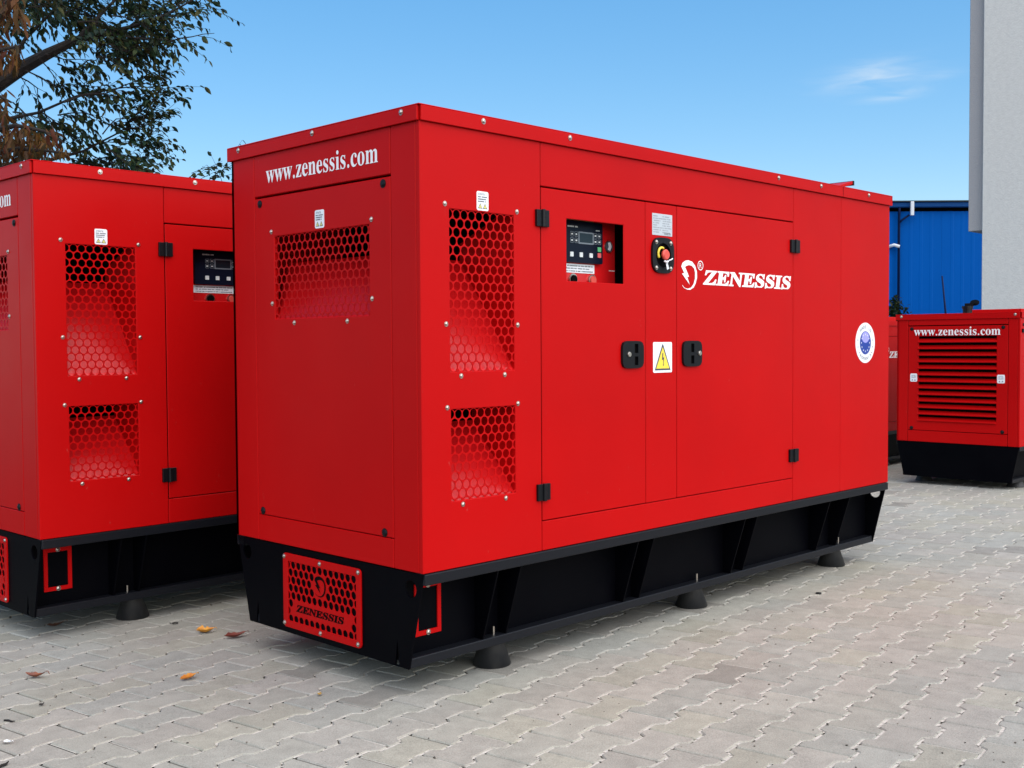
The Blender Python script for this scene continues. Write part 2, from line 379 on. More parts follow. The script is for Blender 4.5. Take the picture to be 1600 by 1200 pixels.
0.162,0.255],[0.146,0.235],[0.146,0.056],[0.147,0.044],[0.149,0.034],[0.152,0.027],[0.158,0.021],[0.166,0.018],[0.177,0.016],[
0.177,0.0]]]],".":[0.18,[[[0.089,-0.009],[0.079,-0.008],[0.069,-0.005],[0.06,0.001],[0.054,0.01],[0.05,0.022],[0.048,0.036],[0.05,0.051],[0.054,0.063],[
0.06,0.071],[0.069,0.077],[0.079,0.08],[0.089,0.081],[0.1,0.08],[0.11,0.077],[0.119,0.071],[0.126,0.063],[0.13,0.051],[0.132,0.036],[0.13,0.022],[
0.126,0.01],[0.119,0.001],[0.11,-0.005],[0.1,-0.008]]]],"Z":[0.442,[[[0.02,0.0],[0.02,0.011],[0.276,0.43],[0.214,0.43],[0.174,0.427],[0.141,0.42],[
0.115,0.407],[0.094,0.386],[0.076,0.356],[0.061,0.316],[0.044,0.316],[0.057,0.455],[0.406,0.455],[0.406,0.443],[0.153,0.029],[0.239,0.029],[
0.302,0.037],[0.349,0.061],[0.384,0.103],[0.407,0.164],[0.424,0.164],[0.407,0.0]]]],"E":[0.442,[[[0.014,0.0],[0.014,0.017],[0.044,0.02],[0.062,0.03],[
0.072,0.048],[0.075,0.078],[0.075,0.369],[0.072,0.405],[0.062,0.425],[0.044,0.435],[0.016,0.439],[0.016,0.455],[0.399,0.455],[0.399,0.32],[0.383,0.32],[
0.369,0.373],[0.34,0.406],[0.295,0.424],[0.232,0.43],[0.213,0.43],[0.2,0.428],[0.191,0.424],[0.186,0.417],[0.184,0.405],[0.183,0.388],[0.183,0.246],[
0.193,0.246],[0.232,0.252],[0.259,0.269],[0.277,0.3],[0.288,0.345],[0.304,0.345],[0.304,0.118],[0.287,0.118],[0.282,0.154],[0.273,0.181],[0.259,0.201],[
0.241,0.213],[0.216,0.22],[0.185,0.222],[0.183,0.222],[0.183,0.067],[0.185,0.047],[0.192,0.035],[0.206,0.029],[0.23,0.028],[0.276,0.03],[0.313,0.039],[
0.345,0.053],[0.371,0.075],[0.393,0.105],[0.411,0.143],[0.43,0.143],[0.402,0.0]]]],"N":[0.494,[[[0.403,-0.011],[0.107,0.35],[0.107,0.079],[0.11,0.049],[
0.119,0.031],[0.136,0.021],[0.167,0.017],[0.167,0.0],[0.018,0.0],[0.018,0.017],[0.039,0.019],[0.054,0.023],[0.065,0.03],[0.071,0.041],[0.075,0.057],[
0.076,0.079],[0.076,0.388],[0.049,0.421],[0.036,0.433],[0.028,0.436],[0.018,0.439],[0.018,0.455],[0.156,0.455],[0.391,0.169],[0.391,0.377],[0.39,0.399],[
0.386,0.414],[0.379,0.425],[0.369,0.431],[0.353,0.436],[0.331,0.439],[0.331,0.455],[0.48,0.455],[0.48,0.439],[0.45,0.434],[0.433,0.425],[0.425,0.407],[
0.422,0.377],[0.422,-0.011]]]],"S":[0.39,[[[0.043,-0.011],[0.043,0.158],[0.062,0.158],[0.083,0.094],[0.111,0.05],[0.149,0.024],[0.197,0.015],[
0.231,0.02],[0.257,0.036],[0.273,0.06],[0.279,0.089],[0.265,0.129],[0.225,0.16],[0.163,0.191],[0.112,0.221],[0.077,0.253],[0.056,0.289],[0.05,0.332],[
0.054,0.37],[0.067,0.403],[0.088,0.429],[0.115,0.449],[0.148,0.462],[0.185,0.466],[0.206,0.465],[0.229,0.461],[0.255,0.456],[0.282,0.448],[0.287,0.447],[
0.291,0.446],[0.296,0.445],[0.3,0.445],[0.313,0.45],[0.32,0.466],[0.339,0.466],[0.339,0.319],[0.322,0.319],[0.31,0.354],[0.293,0.385],[0.272,0.41],[
0.248,0.429],[0.222,0.441],[0.194,0.445],[0.163,0.44],[0.14,0.426],[0.125,0.406],[0.12,0.38],[0.124,0.356],[0.137,0.336],[0.159,0.319],[0.189,0.303],[
0.253,0.273],[0.29,0.253],[0.317,0.233],[0.337,0.211],[0.35,0.188],[0.357,0.162],[0.359,0.133],[0.354,0.093],[0.339,0.058],[0.314,0.029],[0.281,0.008],[
0.24,-0.006],[0.192,-0.01],[0.175,-0.009],[0.158,-0.008],[0.142,-0.004],[0.126,0.001],[0.11,0.006],[0.098,0.009],[0.09,0.011],[0.085,0.012],[
0.075,0.011],[0.069,0.007],[0.065,0.0],[0.061,-0.011]]]],"I":[0.261,[[[0.013,0.0],[0.013,0.017],[0.042,0.023],[0.061,0.032],[0.072,0.049],[0.075,0.075],[
0.075,0.387],[0.072,0.412],[0.063,0.427],[0.045,0.435],[0.013,0.439],[0.013,0.455],[0.244,0.455],[0.244,0.439],[0.214,0.435],[0.196,0.427],[
0.186,0.412],[0.183,0.387],[0.183,0.077],[0.184,0.059],[0.187,0.044],[0.194,0.034],[0.206,0.026],[0.223,0.021],[0.246,0.017],[0.246,0.0]]]]}

# ------------------------------------------------------------------ lettering
def fatten(l, d):
    """move an outline outward by d (glyph units)"""
    ar = sum(l[i - 1][0] * l[i][1] - l[i][0] * l[i - 1][1] for i in range(len(l)))
    s = 1 if ar > 0 else -1; n = len(l); out = []
    for i in range(n):
        p, a, b = Vector(l[i]), Vector(l[i - 1]), Vector(l[(i + 1) % n])
        d1, d2 = p - a, b - p
        if d1.length < 1e-6 or d2.length < 1e-6: out.append(tuple(p)); continue
        d1.normalize(); d2.normalize()
        n1, n2 = Vector((d1.y, -d1.x)) * s, Vector((d2.y, -d2.x)) * s
        k = n1 + n2
        k = k / max(0.7, k.dot(n1)) if k.length > 1e-4 else n1
        out.append(tuple(p + k * d))
    return out

def glyph_text(mb, F, text, a0, b0, sx, sy, h, shear=0.0, mi=0, track=0.0, bold=0.0):
    x = 0.0
    for ch in text:
        adv, loops = GLYPHS[ch]
        if bold: loops = [fatten(l, bold) for l in loops]
        # outer loops and the holes that lie inside them
        L_ = [[(a0 + (x + p[0]) * sx + shear * p[1] * sy, b0 + p[1] * sy) for p in l] for l in loops]
        if ch == 'i': 
            for l in L_: mb.poly(F, [l], h, mi)
        else: mb.poly(F, L_, h, mi)
        x += adv + track
    return a0 + x * sx
def text_width(text, sx, track=0.0): return sum(GLYPHS[c][0] + track for c in text) * sx

def small_text(mb, F, text, a, b, size, h, mi=0, stretch=1.0, rot=0.0, align='LEFT'):
    c = bpy.data.curves.new('print', 'FONT'); c.body = text; c.size = size; c.resolution_u = 2
    c.align_x = align
    o = bpy.data.objects.new('print', c); col.objects.link(o)
    me = bpy.data.meshes.new_from_object(o)
    cs, sn = math.cos(rot), math.sin(rot)
    mb.add([F(a + (v.co.x * cs - v.co.y * sn) * stretch, b + v.co.x * sn + v.co.y * cs, h) for v in me.vertices], [tuple(p.vertices) for p in me.polygons], mi)
    bpy.data.objects.remove(o); bpy.data.curves.remove(c); bpy.data.meshes.remove(me)

LOGO = [(0.061,0.023),(0.004,0.069),(0.02,0.072),(-0.001,0.1),(0.008,0.116),(0.028,0.126),(0.05,0.129),(0.079,0.124),(0.102,0.107),(0.115,0.081),(0.116,0.057),(0.106,0.03),(0.09,0.011),(0.064,0.0),(0.042,0.001),(0.019,0.007),(0.003,0.02),(0.01,0.017),(0.025,0.007),(0.047,0.005),(0.07,0.01),(0.089,0.026),(0.1,0.05),(0.101,0.077),(0.094,0.095),(0.076,0.106),(0.056,0.108),(0.037,0.104),(0.027,0.098),(0.04,0.081),(0.049,0.068),(0.056,0.057),(0.043,0.056)]
def brand_side(F, a0, b0, s, parent, h=0.0012):
    m = MB()
    m.poly(F, [(a0 + p[0] * s, b0 + p[1] * s) for p in LOGO], h)
    m.poly(F, [circ(a0 + 0.142 * s, b0 + 0.110 * s, 0.0215 * s), circ(a0 + 0.142 * s, b0 + 0.110 * s, 0.0175 * s)], h)
    small_text(m, F, 'R', a0 + 0.132 * s, b0 + 0.0985 * s, 0.032 * s, h)
    m.build('brand_mark', WHITE, parent, fix=False)
    m = MB()
    glyph_text(m, F, 'ZENESSIS', a0 + 0.160 * s, b0 + 0.029 * s, 0.2275 * s, 0.132 * s, h, 0.24, bold=0.017)
    m.build('brand_lettering', WHITE, parent, fix=False)

# ------------------------------------------------------------------ small shared pieces
MESHES = {}
def shared(key, fn):
    if key not in MESHES: MESHES[key] = fn()
    return MESHES[key]
def frame_rot(kind):
    # local axes of small pieces: (a, b, h) -> object space, then turned to face the side or the end
    return {'side': lambda a, b, h: (a, -h, b), 'end': lambda a, b, h: (-h, -a, b)}[kind]
def bolt_mesh(kind, r=0.0085, m=None):
    def f():
        F = frame_rot(kind); mb = MB()
        mb.cyl(F, 0, 0, r * 1.25, r * 1.25, 0, 0.0015, 14)
        mb.cyl(F, 0, 0, r, r * 0.92, 0.0015, 0.004, 12, caps=False)
        mb.cyl(F, 0, 0, r * 0.92, r * 0.5, 0.004, 0.0066, 12, caps=False)
        mb.cyl(F, 0, 0, r * 0.5, r * 0.5, 0.0066, 0.0067, 12)
        return mb.mesh('bolt', m or STEEL, smooth=False)
    return shared(('bolt', kind, r, m.name if m else ''), f)
def bolts(F, kind, pts, parent, r=0.0074, m=None, h=0.0, name='bolt'):
    for a, b in pts: link(name, bolt_mesh(kind, r, m), parent, F(a, b, h))

def hex_sheet(F, a0, a1, b0, b1, pitch, r, h, t=0.002, solid=lambda a, b: False, n=24, phase=0.0, top=None):
    """punched sheet: every cell is a ring between its hexagon and its round hole"""
    mb = MB(); rs = pitch * 0.8660254; j = 0
    b = (top if top is not None else b1)
    while b > b0 - pitch:
        a = a0 + phase + (pitch / 2 if j % 2 else 0) - pitch
        while a < a1 + pitch * 0.6:
            if a > a0 - pitch * 0.6:
                hx = []; ho = []
                for k in range(n):
                    th = 2 * PI * k / n
                    rb = (pitch / 2) / math.cos(((th + PI / 6) % (PI / 3)) - PI / 6)
                    hx.append((a + rb * math.cos(th), b + rb * math.sin(th))); ho.append((a + r * math.cos(th), b + r * math.sin(th)))
                hx = [(min(max(p[0], a0 - 0.004), a1 + 0.004), min(max(p[1], b0 - 0.004), b1 + 0.004)) for p in hx]
                if solid(a, b):
                    mb.add([F(*p, h) for p in hx], [tuple(range(n))])
                else:
                    ho = [(min(max(p[0], a0 - 0.004), a1 + 0.004), min(max(p[1], b0 - 0.004), b1 + 0.004)) for p in ho]
                    mb.add([F(*p, h) for p in hx] + [F(*p, h) for p in ho] + [F(*p, h - t) for p in ho],
                           [(k, (k + 1) % n, n + (k + 1) % n, n + k) for k in range(n)] + [(n + k, n + (k + 1) % n, 2 * n + (k + 1) % n, 2 * n + k) for k in range(n)])
            a += pitch
        b -= rs; j += 1
    return mb

def print_bars(mb, F, a0, a1, b, size, h, mi=0, seed=0):
    """print too small to read in the photograph: a broken row of strokes"""
    rnd = random.Random(seed); x = a0
    while x < a1 - size * 0.3:
        w = size * rnd.uniform(0.35, 0.6)
        if rnd.random() < 0.16: x += size * 0.5; continue
        mb.add([F(x, b, h), F(min(x + w, a1), b, h), F(min(x + w, a1), b + size * rnd.uniform(0.55, 0.75), h), F(x, b + size * 0.6, h)], [(0, 1, 2, 3)], mi)
        x += w + size * 0.13

def warning_sticker(F, a0, a1, b0, b1, parent, h=0.0010):
    m = MB()
    m.prism(F, rrect(a0, a1, b0, b1, 0.007), 0.0, h, 0)
    w = a1 - a0; H_ = b1 - b0
    small_text(m, F, 'ATENTIE', a0 + 0.1 * w, b1 - H_ * 0.2, H_ * 0.15, h + 0.0004, 1, 0.85)
    for i in (1, 2, 3): print_bars(m, F, a0 + 0.1 * w, a1 - (0.08 + 0.04 * i) * w, b1 - H_ * (0.2 + 0.12 * i), H_ * 0.10, h + 0.0004, 1, i)
    for s in (0.29, 0.70):
        cx = a0 + s * w; bb = b0 + 0.1 * H_
        m.poly(F, [(cx - w * .19, bb), (cx + w * .19, bb), (cx, bb + H_ * .28)], h + 0.0004, 1)
        m.poly(F, [(cx - w * .13, bb + H_ * .035), (cx + w * .13, bb + H_ * .035), (cx, bb + H_ * .22)], h + 0.0008, 2)
        m.box(F, cx - w * .012, cx + w * .012, bb + H_ * .06, bb + H_ * .15, h + 0.0008, h + 0.0011, 1)
    o = m.build('warning_sticker', [STICK, INK, PALEY], parent, fix=False)
    return o

# ------------------------------------------------------------------ the large generating set
LL, WW, HH = 3.4428, 1.1871, 1.6
HT = G + HH
def FS(a, b, h): return (a, -h, b)              # long side that faces the camera
def FE(a, b, h): return (-h, WW - a, b)         # short end that faces the camera
def FB(a, b, h): return (LL - a, WW + h, b)     # hidden long side
def FX(a, b, h): return (LL + h, a, b)          # hidden short end

def chute(F, a0, a1, b0, b1, depth, rise, parent):
    """red deflector behind a grille: a sloping sheet between two cheeks"""
    m = MB()
    m.add([F(a0, b0, -0.006), F(a1, b0, -0.006), F(a1, b0 + rise, -depth), F(a0, b0 + rise, -depth)], [(0, 1, 2, 3)])
    for a in (a0, a1):
        m.add([F(a, b0, -0.006), F(a, b0, -depth), F(a, b0 + rise * 1.15, -depth), F(a, b0 + rise * 1.45, -0.006)], [(0, 1, 2, 3)], 1)
    m.build('air_deflector', [REDIN, RED], parent, fix=False)

def big_genset(loc, rz, label, group):
    t = tag(empty('generating_set', loc, rz), label, 'generator', group)
    z0 = G
    # dark core seen through joints and grilles
    core = MB()
    core.box(lambda a, b, h: (a, b, h), 0.53, 0.66, 0.05, WW - 0.05, z0 + 0.02, HT - 0.05)
    core.box(lambda a, b, h: (a, b, h), 1.26, LL - 0.028, 0.03, WW - 0.03, z0 + 0.02, HT - 0.03)
    core.box(lambda a, b, h: (a, b, h), 0.66, 1.26, 0.20, WW - 0.03, z0 + 0.02, HT - 0.03)
    core.box(lambda a, b, h: (a, b, h), 0.66, 1.26, 0.03, 0.20, z0 + 0.02, z0 + 0.98)
    core.box(lambda a, b, h: (a, b, h), 0.66, 1.26, 0.03, 0.20, z0 + 1.32, HT - 0.03)
    core.box(lambda a, b, h: (a, b, h), 0.028, LL - 0.03, 0.03, WW - 0.03, z0 - 0.02, z0 + 0.02)
    core.build('inner_frame', DARK, t)
    T = 0.02; bv = 0.0024
    def sheet(name, F, a0, a1, b0, b1, holes=(), parent=t, h=0.0, m=RED, T=0.02):
        return panel(F, a0, a1, z0 + b0, z0 + b1, h - T, h, [(x0, x1, z0 + y0, z0 + y1) for x0, x1, y0, y1 in holes]).build(name, m, parent, bevel=bv)
    V1 = (0.134, 0.454, 0.691, 1.259); V2 = (0.136, 0.456, 0.236, 0.560)
    sheet('side_panel', FS, 0.0, 0.5965, 0.0, 1.5455, [V1, V2])
    sheet('side_panel', FS, 0.5995, 2.4165, 1.382, 1.5455)
    sheet('side_panel', FS, 0.5995, 2.4165, 0.0, 0.1115)
    sheet('side_panel', FS, 1.2385, 1.4540, 0.1145, 1.3765)
    sheet('side_panel', FS, 2.4195, 2.8940, 0.0, 1.5455)
    sheet('side_panel', FS, 2.8965, LL, 0.0, 1.5455)
    d1 = sheet('door', FS, 0.6010, 1.2355, 0.1150, 1.3765, [(0.744, 1.093, 1.030, 1.270)], T=0.006)
    d2 = sheet('door', FS, 1.4580, 2.4160, 0.1150, 1.3765)
    for V in (V1, V2):
        hs_ = hex_sheet(FS, V[0], V[1], z0 + V[2], z0 + V[3], 0.0362, 0.0160, -0.0025, top=z0 + V[3] - 0.0175, phase=0.0)
        hs_.build('vent_grille', RED, t)
    chute(FS, V1[0], V1[1] + 0.004, z0 + V1[2], z0 + V1[3], 0.30, 0.42, t)
    chute(FS, V2[0], V2[1] + 0.004, z0 + V2[2], z0 + V2[3], 0.24, 0.26, t)
    bolts(FS, 'side', [(a, z0 + b) for a, b in ((0.113, 1.274), (0.469, 1.274), (0.115, 0.858), (0.470, 0.858), (0.184, 0.676), (0.401, 0.676), (0.117, 0.567), (0.469, 0.567), (0.188, 0.222), (0.403, 0.222))], t)
    warning_sticker(FS, 0.265, 0.323, z0 + 1.264, z0 + 1.332, t)
    # end that faces the camera (a runs from the far edge to the near corner)
    e = WW
    sheet('corner_post', FE, e - 0.1545, e - 0.0215, 0.0, 1.5455)
    sheet('corner_post', FE, 0.0, e - 1.0185, 0.0, 1.5455)
    sheet('end_panel', FE, e - 1.0160, e - 0.1570, 1.382, 1.5455)
    sheet('end_panel', FE, e - 1.0160, e - 0.1570, 0.0, 0.1030)
    VE = (e - 0.880, e - 0.279, 0.892, 1.2165)
    de = sheet('end_door', FE, e - 1.0160, e - 0.1570, 0.1060, 1.3735, [VE])
    hex_sheet(FE, VE[0], VE[1], z0 + VE[2], z0 + VE[3], 0.0355, 0.0157, -0.0025, top=z0 + VE[3] - 0.017, phase=0.008).build('vent_grille', RED, de)
    m = MB()
    a0, a1, b0, b1 = VE[0], VE[1], z0 + VE[2], z0 + VE[3]
    m.add([FE(a0 + .03, b0, -0.006), FE(a1, b0, -0.006), FE(a1, b0 + .235, -0.17), FE(a0 + .03, b0 + .235, -0.17)], [(0, 1, 2, 3)])
    m.add([FE(a1, b0, -0.006), FE(a1, b1 - .05, -0.006), FE(a1, b1 - .08, -0.17), FE(a1, b0, -0.17)], [(0, 1, 2, 3)])
    m.add([FE(a0 + .03, b0, -0.006), FE(a0 + .03, b0 + .235, -0.17), FE(a0 - .12, b0 + .235, -0.15), FE(a0 - .02, b0, -0.006)], [(0, 1, 2, 3)])
    m.build('air_deflector', REDIN, de, fix=False)
    bolts(FE, 'end', [(e - a, z0 + b) for a, b in ((0.898, 1.236), (0.263, 1.233), (0.897, 0.953), (0.263, 0.952), (0.747, 0.875), (0.410, 0.875))], de)
    bolts(FE, 'end', [(e - a, z0 + b) for a, b in ((0.978, 1.352), (0.196, 1.352), (0.984, 0.121), (0.206, 0.121))], de, 0.0125, PLASTIC, name='plug')
    warning_sticker(FE, e - 0.604, e - 0.546, z0 + 1.226, z0 + 1.294, de)
    m = MB()
    sx = 0.708 / text_width('www.zenessis.com', 1.0)
    glyph_text(m, FE, 'www.zenessis.com', e - 0.928, z0 + 1.4305, sx, 0.152, 0.0012)
    m.build('web_address', WHITE, t, fix=False)
    # hidden faces, plain sheets
    sheet('back_panel', FB, 0.0, LL, 0.0, 1.5455)
    sheet('rear_panel', FX, 0.022, WW - 0.022, 0.0, 1.5455)
    # roof with a folded lip; the lip is notched at the corners
    ov = 0.012
    r = MB()
    Fz = lambda a, b, h: (a, b, h)
    r.box(Fz, -ov, LL + ov, -ov, WW + ov, HT - 0.004, HT)
    r.box(Fz, -0.001, LL + ov, -ov, -0.0015, HT - 0.055, HT - 0.004)
    r.box(Fz, -ov, LL + ov, WW + 0.0015, WW + ov, HT - 0.055, HT - 0.004)
    r.box(Fz, -ov, -0.0015, -0.001, WW + ov, HT - 0.055, HT - 0.004)
    r.box(Fz, LL + 0.0015, LL + ov, 0.002, WW - 0.002, HT - 0.055, HT - 0.004)
    roof = r.build('roof', RED, t, bevel=0.0012)
    m = MB(); m.box(FS, 2.8935, 2.8955, HT - 0.0545, HT - 0.001, ov - 0.004, ov + 0.0006); m.build('lip_joint', DARK, roof)
    bolts(FS, 'side', [(a, HT - 0.021) for a in (0.290, 0.752, 1.50, 2.261, 2.666, 3.175) if a != 1.50], roof, 0.0085, h=ov)
    bolts(FE, 'end', [(e - a, HT - 0.019) for a in (1.112, 0.599, 0.080)], roof, 0.0085, h=ov)
    m = MB()
    x0, x1, y0, y1 = 2.95, 3.095, 0.04, 0.28
    m.add([(x0, y0, HT), (x1, y0, HT + .034), (x1, y1, HT + .034), (x0, y1, HT), (x0, y0, HT + .016), (x1, y0, HT + .052), (x1, y1, HT + .052), (x0, y1, HT + .016)],
          [(0, 3, 2, 1), (4, 5, 6, 7), (0, 1, 5, 4), (1, 2, 6, 5), (2, 3, 7, 6), (3, 0, 4, 7)])
    fl = m.build('exhaust_flap', RED, roof, bevel=0.002)
    m = MB(); m.box(Fz, x1 + 0.001, x1 + 0.014, y0 - .002, y1 + .002, HT + .030, HT + .054); m.box(Fz, x1 - .03, x1 - .02, y0 + .05, y0 + .07, HT, HT + .036); m.build('flap_edge', PLASTIC, fl)
    # control window
    F = FS; D = -0.10
    m = MB()
    m.box(F, 0.665, 1.245, z0 + 0.985, z0 + 1.315, D - 0.06, D - 0.045)
    for a in (0.665, 1.243): m.box(F, a, a + .002, z0 + .985, z0 + 1.315, D - .045, -0.0065)
    for b in (0.985, 1.313): m.box(F, 0.667, 1.243, z0 + b, z0 + b + .002, D - .045, -0.0065)
    rec = m.build('window_recess', DARK, d1)  # recess walls near-black: the shadow inside the window is put into their colour
    m = MB(); m.box(F, 0.668, 1.158, z0 + 0.99, z0 + 1.31, D - 0.02, D)
    cp = m.build('control_panel', REDIN, t, bevel=0.001)
    m = MB(); m.prism(F, rrect(0.80, 1.0575, z0 + 1.113, z0 + 1.279, 0.008), D, D + 0.018); ctl = m.build('controller', CTRL, cp)
    def piece(name, fn, mats, parent=cp, **k):
        m = MB(); fn(m); return m.build(name, mats, parent, **k)
    h = D + 0.018
    m = MB()
    def key(a, b, w, hh, mi): m.prism(F, rrect(a - w / 2, a + w / 2, z0 + b - hh / 2, z0 + b + hh / 2, 0.002, 2), h, h + 0.003, mi)
    m.prism(F, rrect(0.905, 0.999, z0 + 1.189, z0 + 1.238, 0.003, 2), h, h + 0.0015, 1)
    m.prism(F, rrect(0.912, 0.992, z0 + 1.195, z0 + 1.232, 0.002, 2), h + .0015, h + 0.0022, 0)
    m.build('display', [SCREEN, FRAMEGREY], cp, fix=False)
    for a, b in ((1.010, 1.226), (1.035, 1.226), (1.010, 1.202), (1.035, 1.202), (0.892, 1.226), (0.866, 1.226), (0.892, 1.201), (0.866, 1.201)):
        m = MB()
        m.prism(F, [rrect(a - .010, a + .010, z0 + b - .010, z0 + b + .010, 0.003, 2), rrect(a - .0085, a + .0085, z0 + b - .0085, z0 + b + .0085, 0.002, 2)], h, h + .002, 0)
        m.prism(F, rrect(a - .0045, a + .0045, z0 + b - .003, z0 + b + .003, 0.001, 2), h, h + .002, 1)
        m.build('key', [FRAMEGREY, KEYW], cp, fix=False)
    for a, b, w, hh, mm in ((1.034, 1.172, .021, .019, KEYG), (1.034, 1.148, .021, .019, KEYR), (0.921, 1.145, .019, .019, KEYW), (0.982, 1.145, .020, .018, KEYW), (0.864, 1.145, .019, .019, KEYW)):
        m = MB(); key(a, b, w, hh, 0); m.build('key', mm, cp, fix=False)
    m = MB(); print_bars(m, F, 0.84, 0.903, z0 + 1.253, 0.009, h + .0006, 0, 3); print_bars(m, F, 1.008, 1.040, z0 + 1.246, 0.006, h + .0006, 0, 4); tag(m.build('controller_print', KEYW, cp, fix=False), kind='stuff')
    m = MB(); m.prism(F, rrect(0.80, 1.022, z0 + 1.282, z0 + 1.297, 0.001, 1), D, D + .002, 0); print_bars(m, F, 0.805, 1.015, z0 + 1.286, 0.009, D + .0024, 1, 5); m.build('caution_label', [OLIVE, INK], cp, fix=False)
    m = MB(); m.prism(F, rrect(0.80, 1.023, z0 + 1.073, z0 + 1.109, 0.001, 1), D, D + .002, 0)
    for i in range(3): print_bars(m, F, 0.812, 1.012 - .02 * (i % 2), z0 + 1.0985 - i * .0105, 0.0068, D + .0024, 1, 10 + i)
    m.build('instruction_label', [STICK, INK], cp, fix=False)
    m = MB(); m.prism(F, circ(1.114, z0 + 1.189, 0.0255), D, D + .004, 0); m.prism(F, circ(1.114, z0 + 1.189, 0.0215), D + .004, D + .006, 1)
    m.prism(F, [(1.105, z0 + 1.176), (1.118, z0 + 1.172), (1.128, z0 + 1.19), (1.12, z0 + 1.208), (1.106, z0 + 1.205), (1.11, z0 + 1.19)], D + .006, D + .008, 2)
    m.build('lock_dial', [STEEL, INK, STICK], cp, fix=False)
    m = MB(); print_bars(m, F, 1.118, 1.156, z0 + 1.088, 0.007, D + .0006, 0, 2); m.build('panel_print', WHITE, cp, fix=False)
    for a, mm in ((0.888, DARK), (1.006, STOPRED)):
        m = MB(); m.cyl(F, a, z0 + 1.046, 0.0235, 0.0235, D, D + .008, 24, 0); m.cyl(F, a, z0 + 1.046, 0.0175, 0.0165, D + .008, D + .014, 24, 1); m.build('switch', [STEEL, mm], cp)
    # hinges
    for a, b, p in ((0.600, 1.260, d1), (0.600, 0.2245, d1), (2.4245, 1.2605, d2), (2.4180, 0.228, d2)):
        m = MB()
        w = 0.034 if a < 1 else 0.040
        m.box(FS, a - w, a - .0075, z0 + b - .0315, z0 + b + .0315, 0, 0.012); m.box(FS, a + .0075, a + w, z0 + b - .0315, z0 + b + .0315, 0, 0.012)
        m.cyl(lambda x, y, z: (a + x, -0.013 + y, z), 0, 0, 0.0085, 0.0085, z0 + b - .033, z0 + b + .033, 12)
        m.build('hinge', PLASTIC, p, bevel=0.0012)
    # paddle latches
    for a, sgn, p in ((1.142, -1, d1), (1.560, 1, d2)):
        b = 0.741; m = MB()
        outer = []
        for k in range(32):
            th = 2 * PI * k / 32; c, s = math.cos(th), math.sin(th)
            q = (abs(c) ** 5 + abs(s) ** 5) ** (-1 / 5)
            outer.append((a + 0.070 * c * q, z0 + b + 0.0565 * s * q))
        sl0 = (a + (0.008 if sgn < 0 else -0.014)); wl = 0.024
        slots = [[(sl0, z0 + b + .006), (sl0 + wl, z0 + b + .006), (sl0 + wl, z0 + b + .044), (sl0, z0 + b + .044)], [(sl0, z0 + b - .044), (sl0 + wl, z0 + b - .044), (sl0 + wl, z0 + b - .008), (sl0, z0 + b - .008)]]
        m.prism(FS, [outer] + slots, 0.0, 0.011)
        lt = m.build('latch', PLASTIC, p, bevel=0.0015)
        m = MB(); m.box(FS, sl0 - .002, sl0 + wl + .002, z0 + b - .046, z0 + b + .046, 0.0004, 0.0015); m.build('latch_slot', DARK, lt)
        m = MB(); m.cyl(FS, a + (-0.030 if sgn < 0 else 0.049), z0 + b + .001, 0.0115, 0.010, 0.011, 0.017, 16); m.build('key_lock', STEEL, lt, bevel=0.001)
    # rating plate, warning sign, emergency stop
    m = MB(); m.prism(FS, [(1.282, z0 + 1.244), (1.421, z0 + 1.244), (1.421, z0 + 1.335), (1.282, z0 + 1.335)], 0, 0.0014, 0)
    for i in range(8):
        print_bars(m, FS, 1.288, 1.318 + 0.022 * ((i * 3) % 4) / 2, z0 + 1.322 - i * 0.0096, 0.0062, 0.0018, 1, 20 + i)
        print_bars(m, FS, 1.352, 1.400 + 0.008 * (i % 3), z0 + 1.322 - i * 0.0096, 0.0062, 0.0018, 1, 40 + i)
    small_text(m, FS, 'ZENESSIS', 1.362, z0 + 1.248, 0.012, 0.0018, 2)
    m.build('rating_plate', [PLATE, GREYINK, INK], t, fix=False)
    m = MB(); m.prism(FS, rrect(1.287, 1.419, z0 + 0.662, z0 + 0.792, 0.006), 0, 0.0012, 0)
    cx, bb = 1.353, z0 + 0.672
    m.poly(FS, [(cx - .056, bb), (cx + .056, bb), (cx + .052, bb + .008), (cx + .003, bb + .110), (cx - .003, bb + .110), (cx - .052, bb + .008)], 0.0016, 1)
    m.poly(FS, [(cx - .046, bb + .0075), (cx + .046, bb + .0075), (cx, bb + .099)], 0.0020, 2)
    m.poly(FS, [(cx - .003, bb + .074), (cx + .003, bb + .074), (cx + .002, bb + .054), (cx + .0095, bb + .056), (cx + .005, bb + .024), (cx + .0075, bb + .024), (cx + .0035, bb + .016), (cx - .0005, bb + .025), (cx + .002, bb + .0245), (cx + .003, bb + .046), (cx - .0065, bb + .043)], 0.0024, 1)
    m.build('high_voltage_sign', [STICK, INK, YELLOW], t, fix=False)
    m = MB(); ax, bx = 1.349, z0 + 1.1595
    outer = []
    for k in range(40):
        th = 2 * PI * k / 40; c, s = math.cos(th), math.sin(th); q = (abs(c) ** 3.4 + abs(s) ** 3.4) ** (-1 / 3.4)
        outer.append((ax + 0.0755 * c * q, bx + 0.0755 * s * q))
    m.prism(FS, [outer, circ(ax, bx, 0.052, 28)], 0, 0.010)
    est = m.build('emergency_stop', PLASTIC, t, bevel=0.0018)
    m = MB(); m.cyl(FS, ax, bx, 0.052, 0.052, 0.0008, 0.0016, 28); m.cyl(FS, ax, bx, 0.0525, 0.052, 0.0016, 0.0098, 28, caps=False); m.build('bezel_well', DARK, est, fix=False)
    bolts(FS, 'side', [(ax + s * 0.050, bx + u * 0.054) for s in (-1, 1) for u in (-1, 1)], est, 0.0075, h=0.010)
    m = MB()
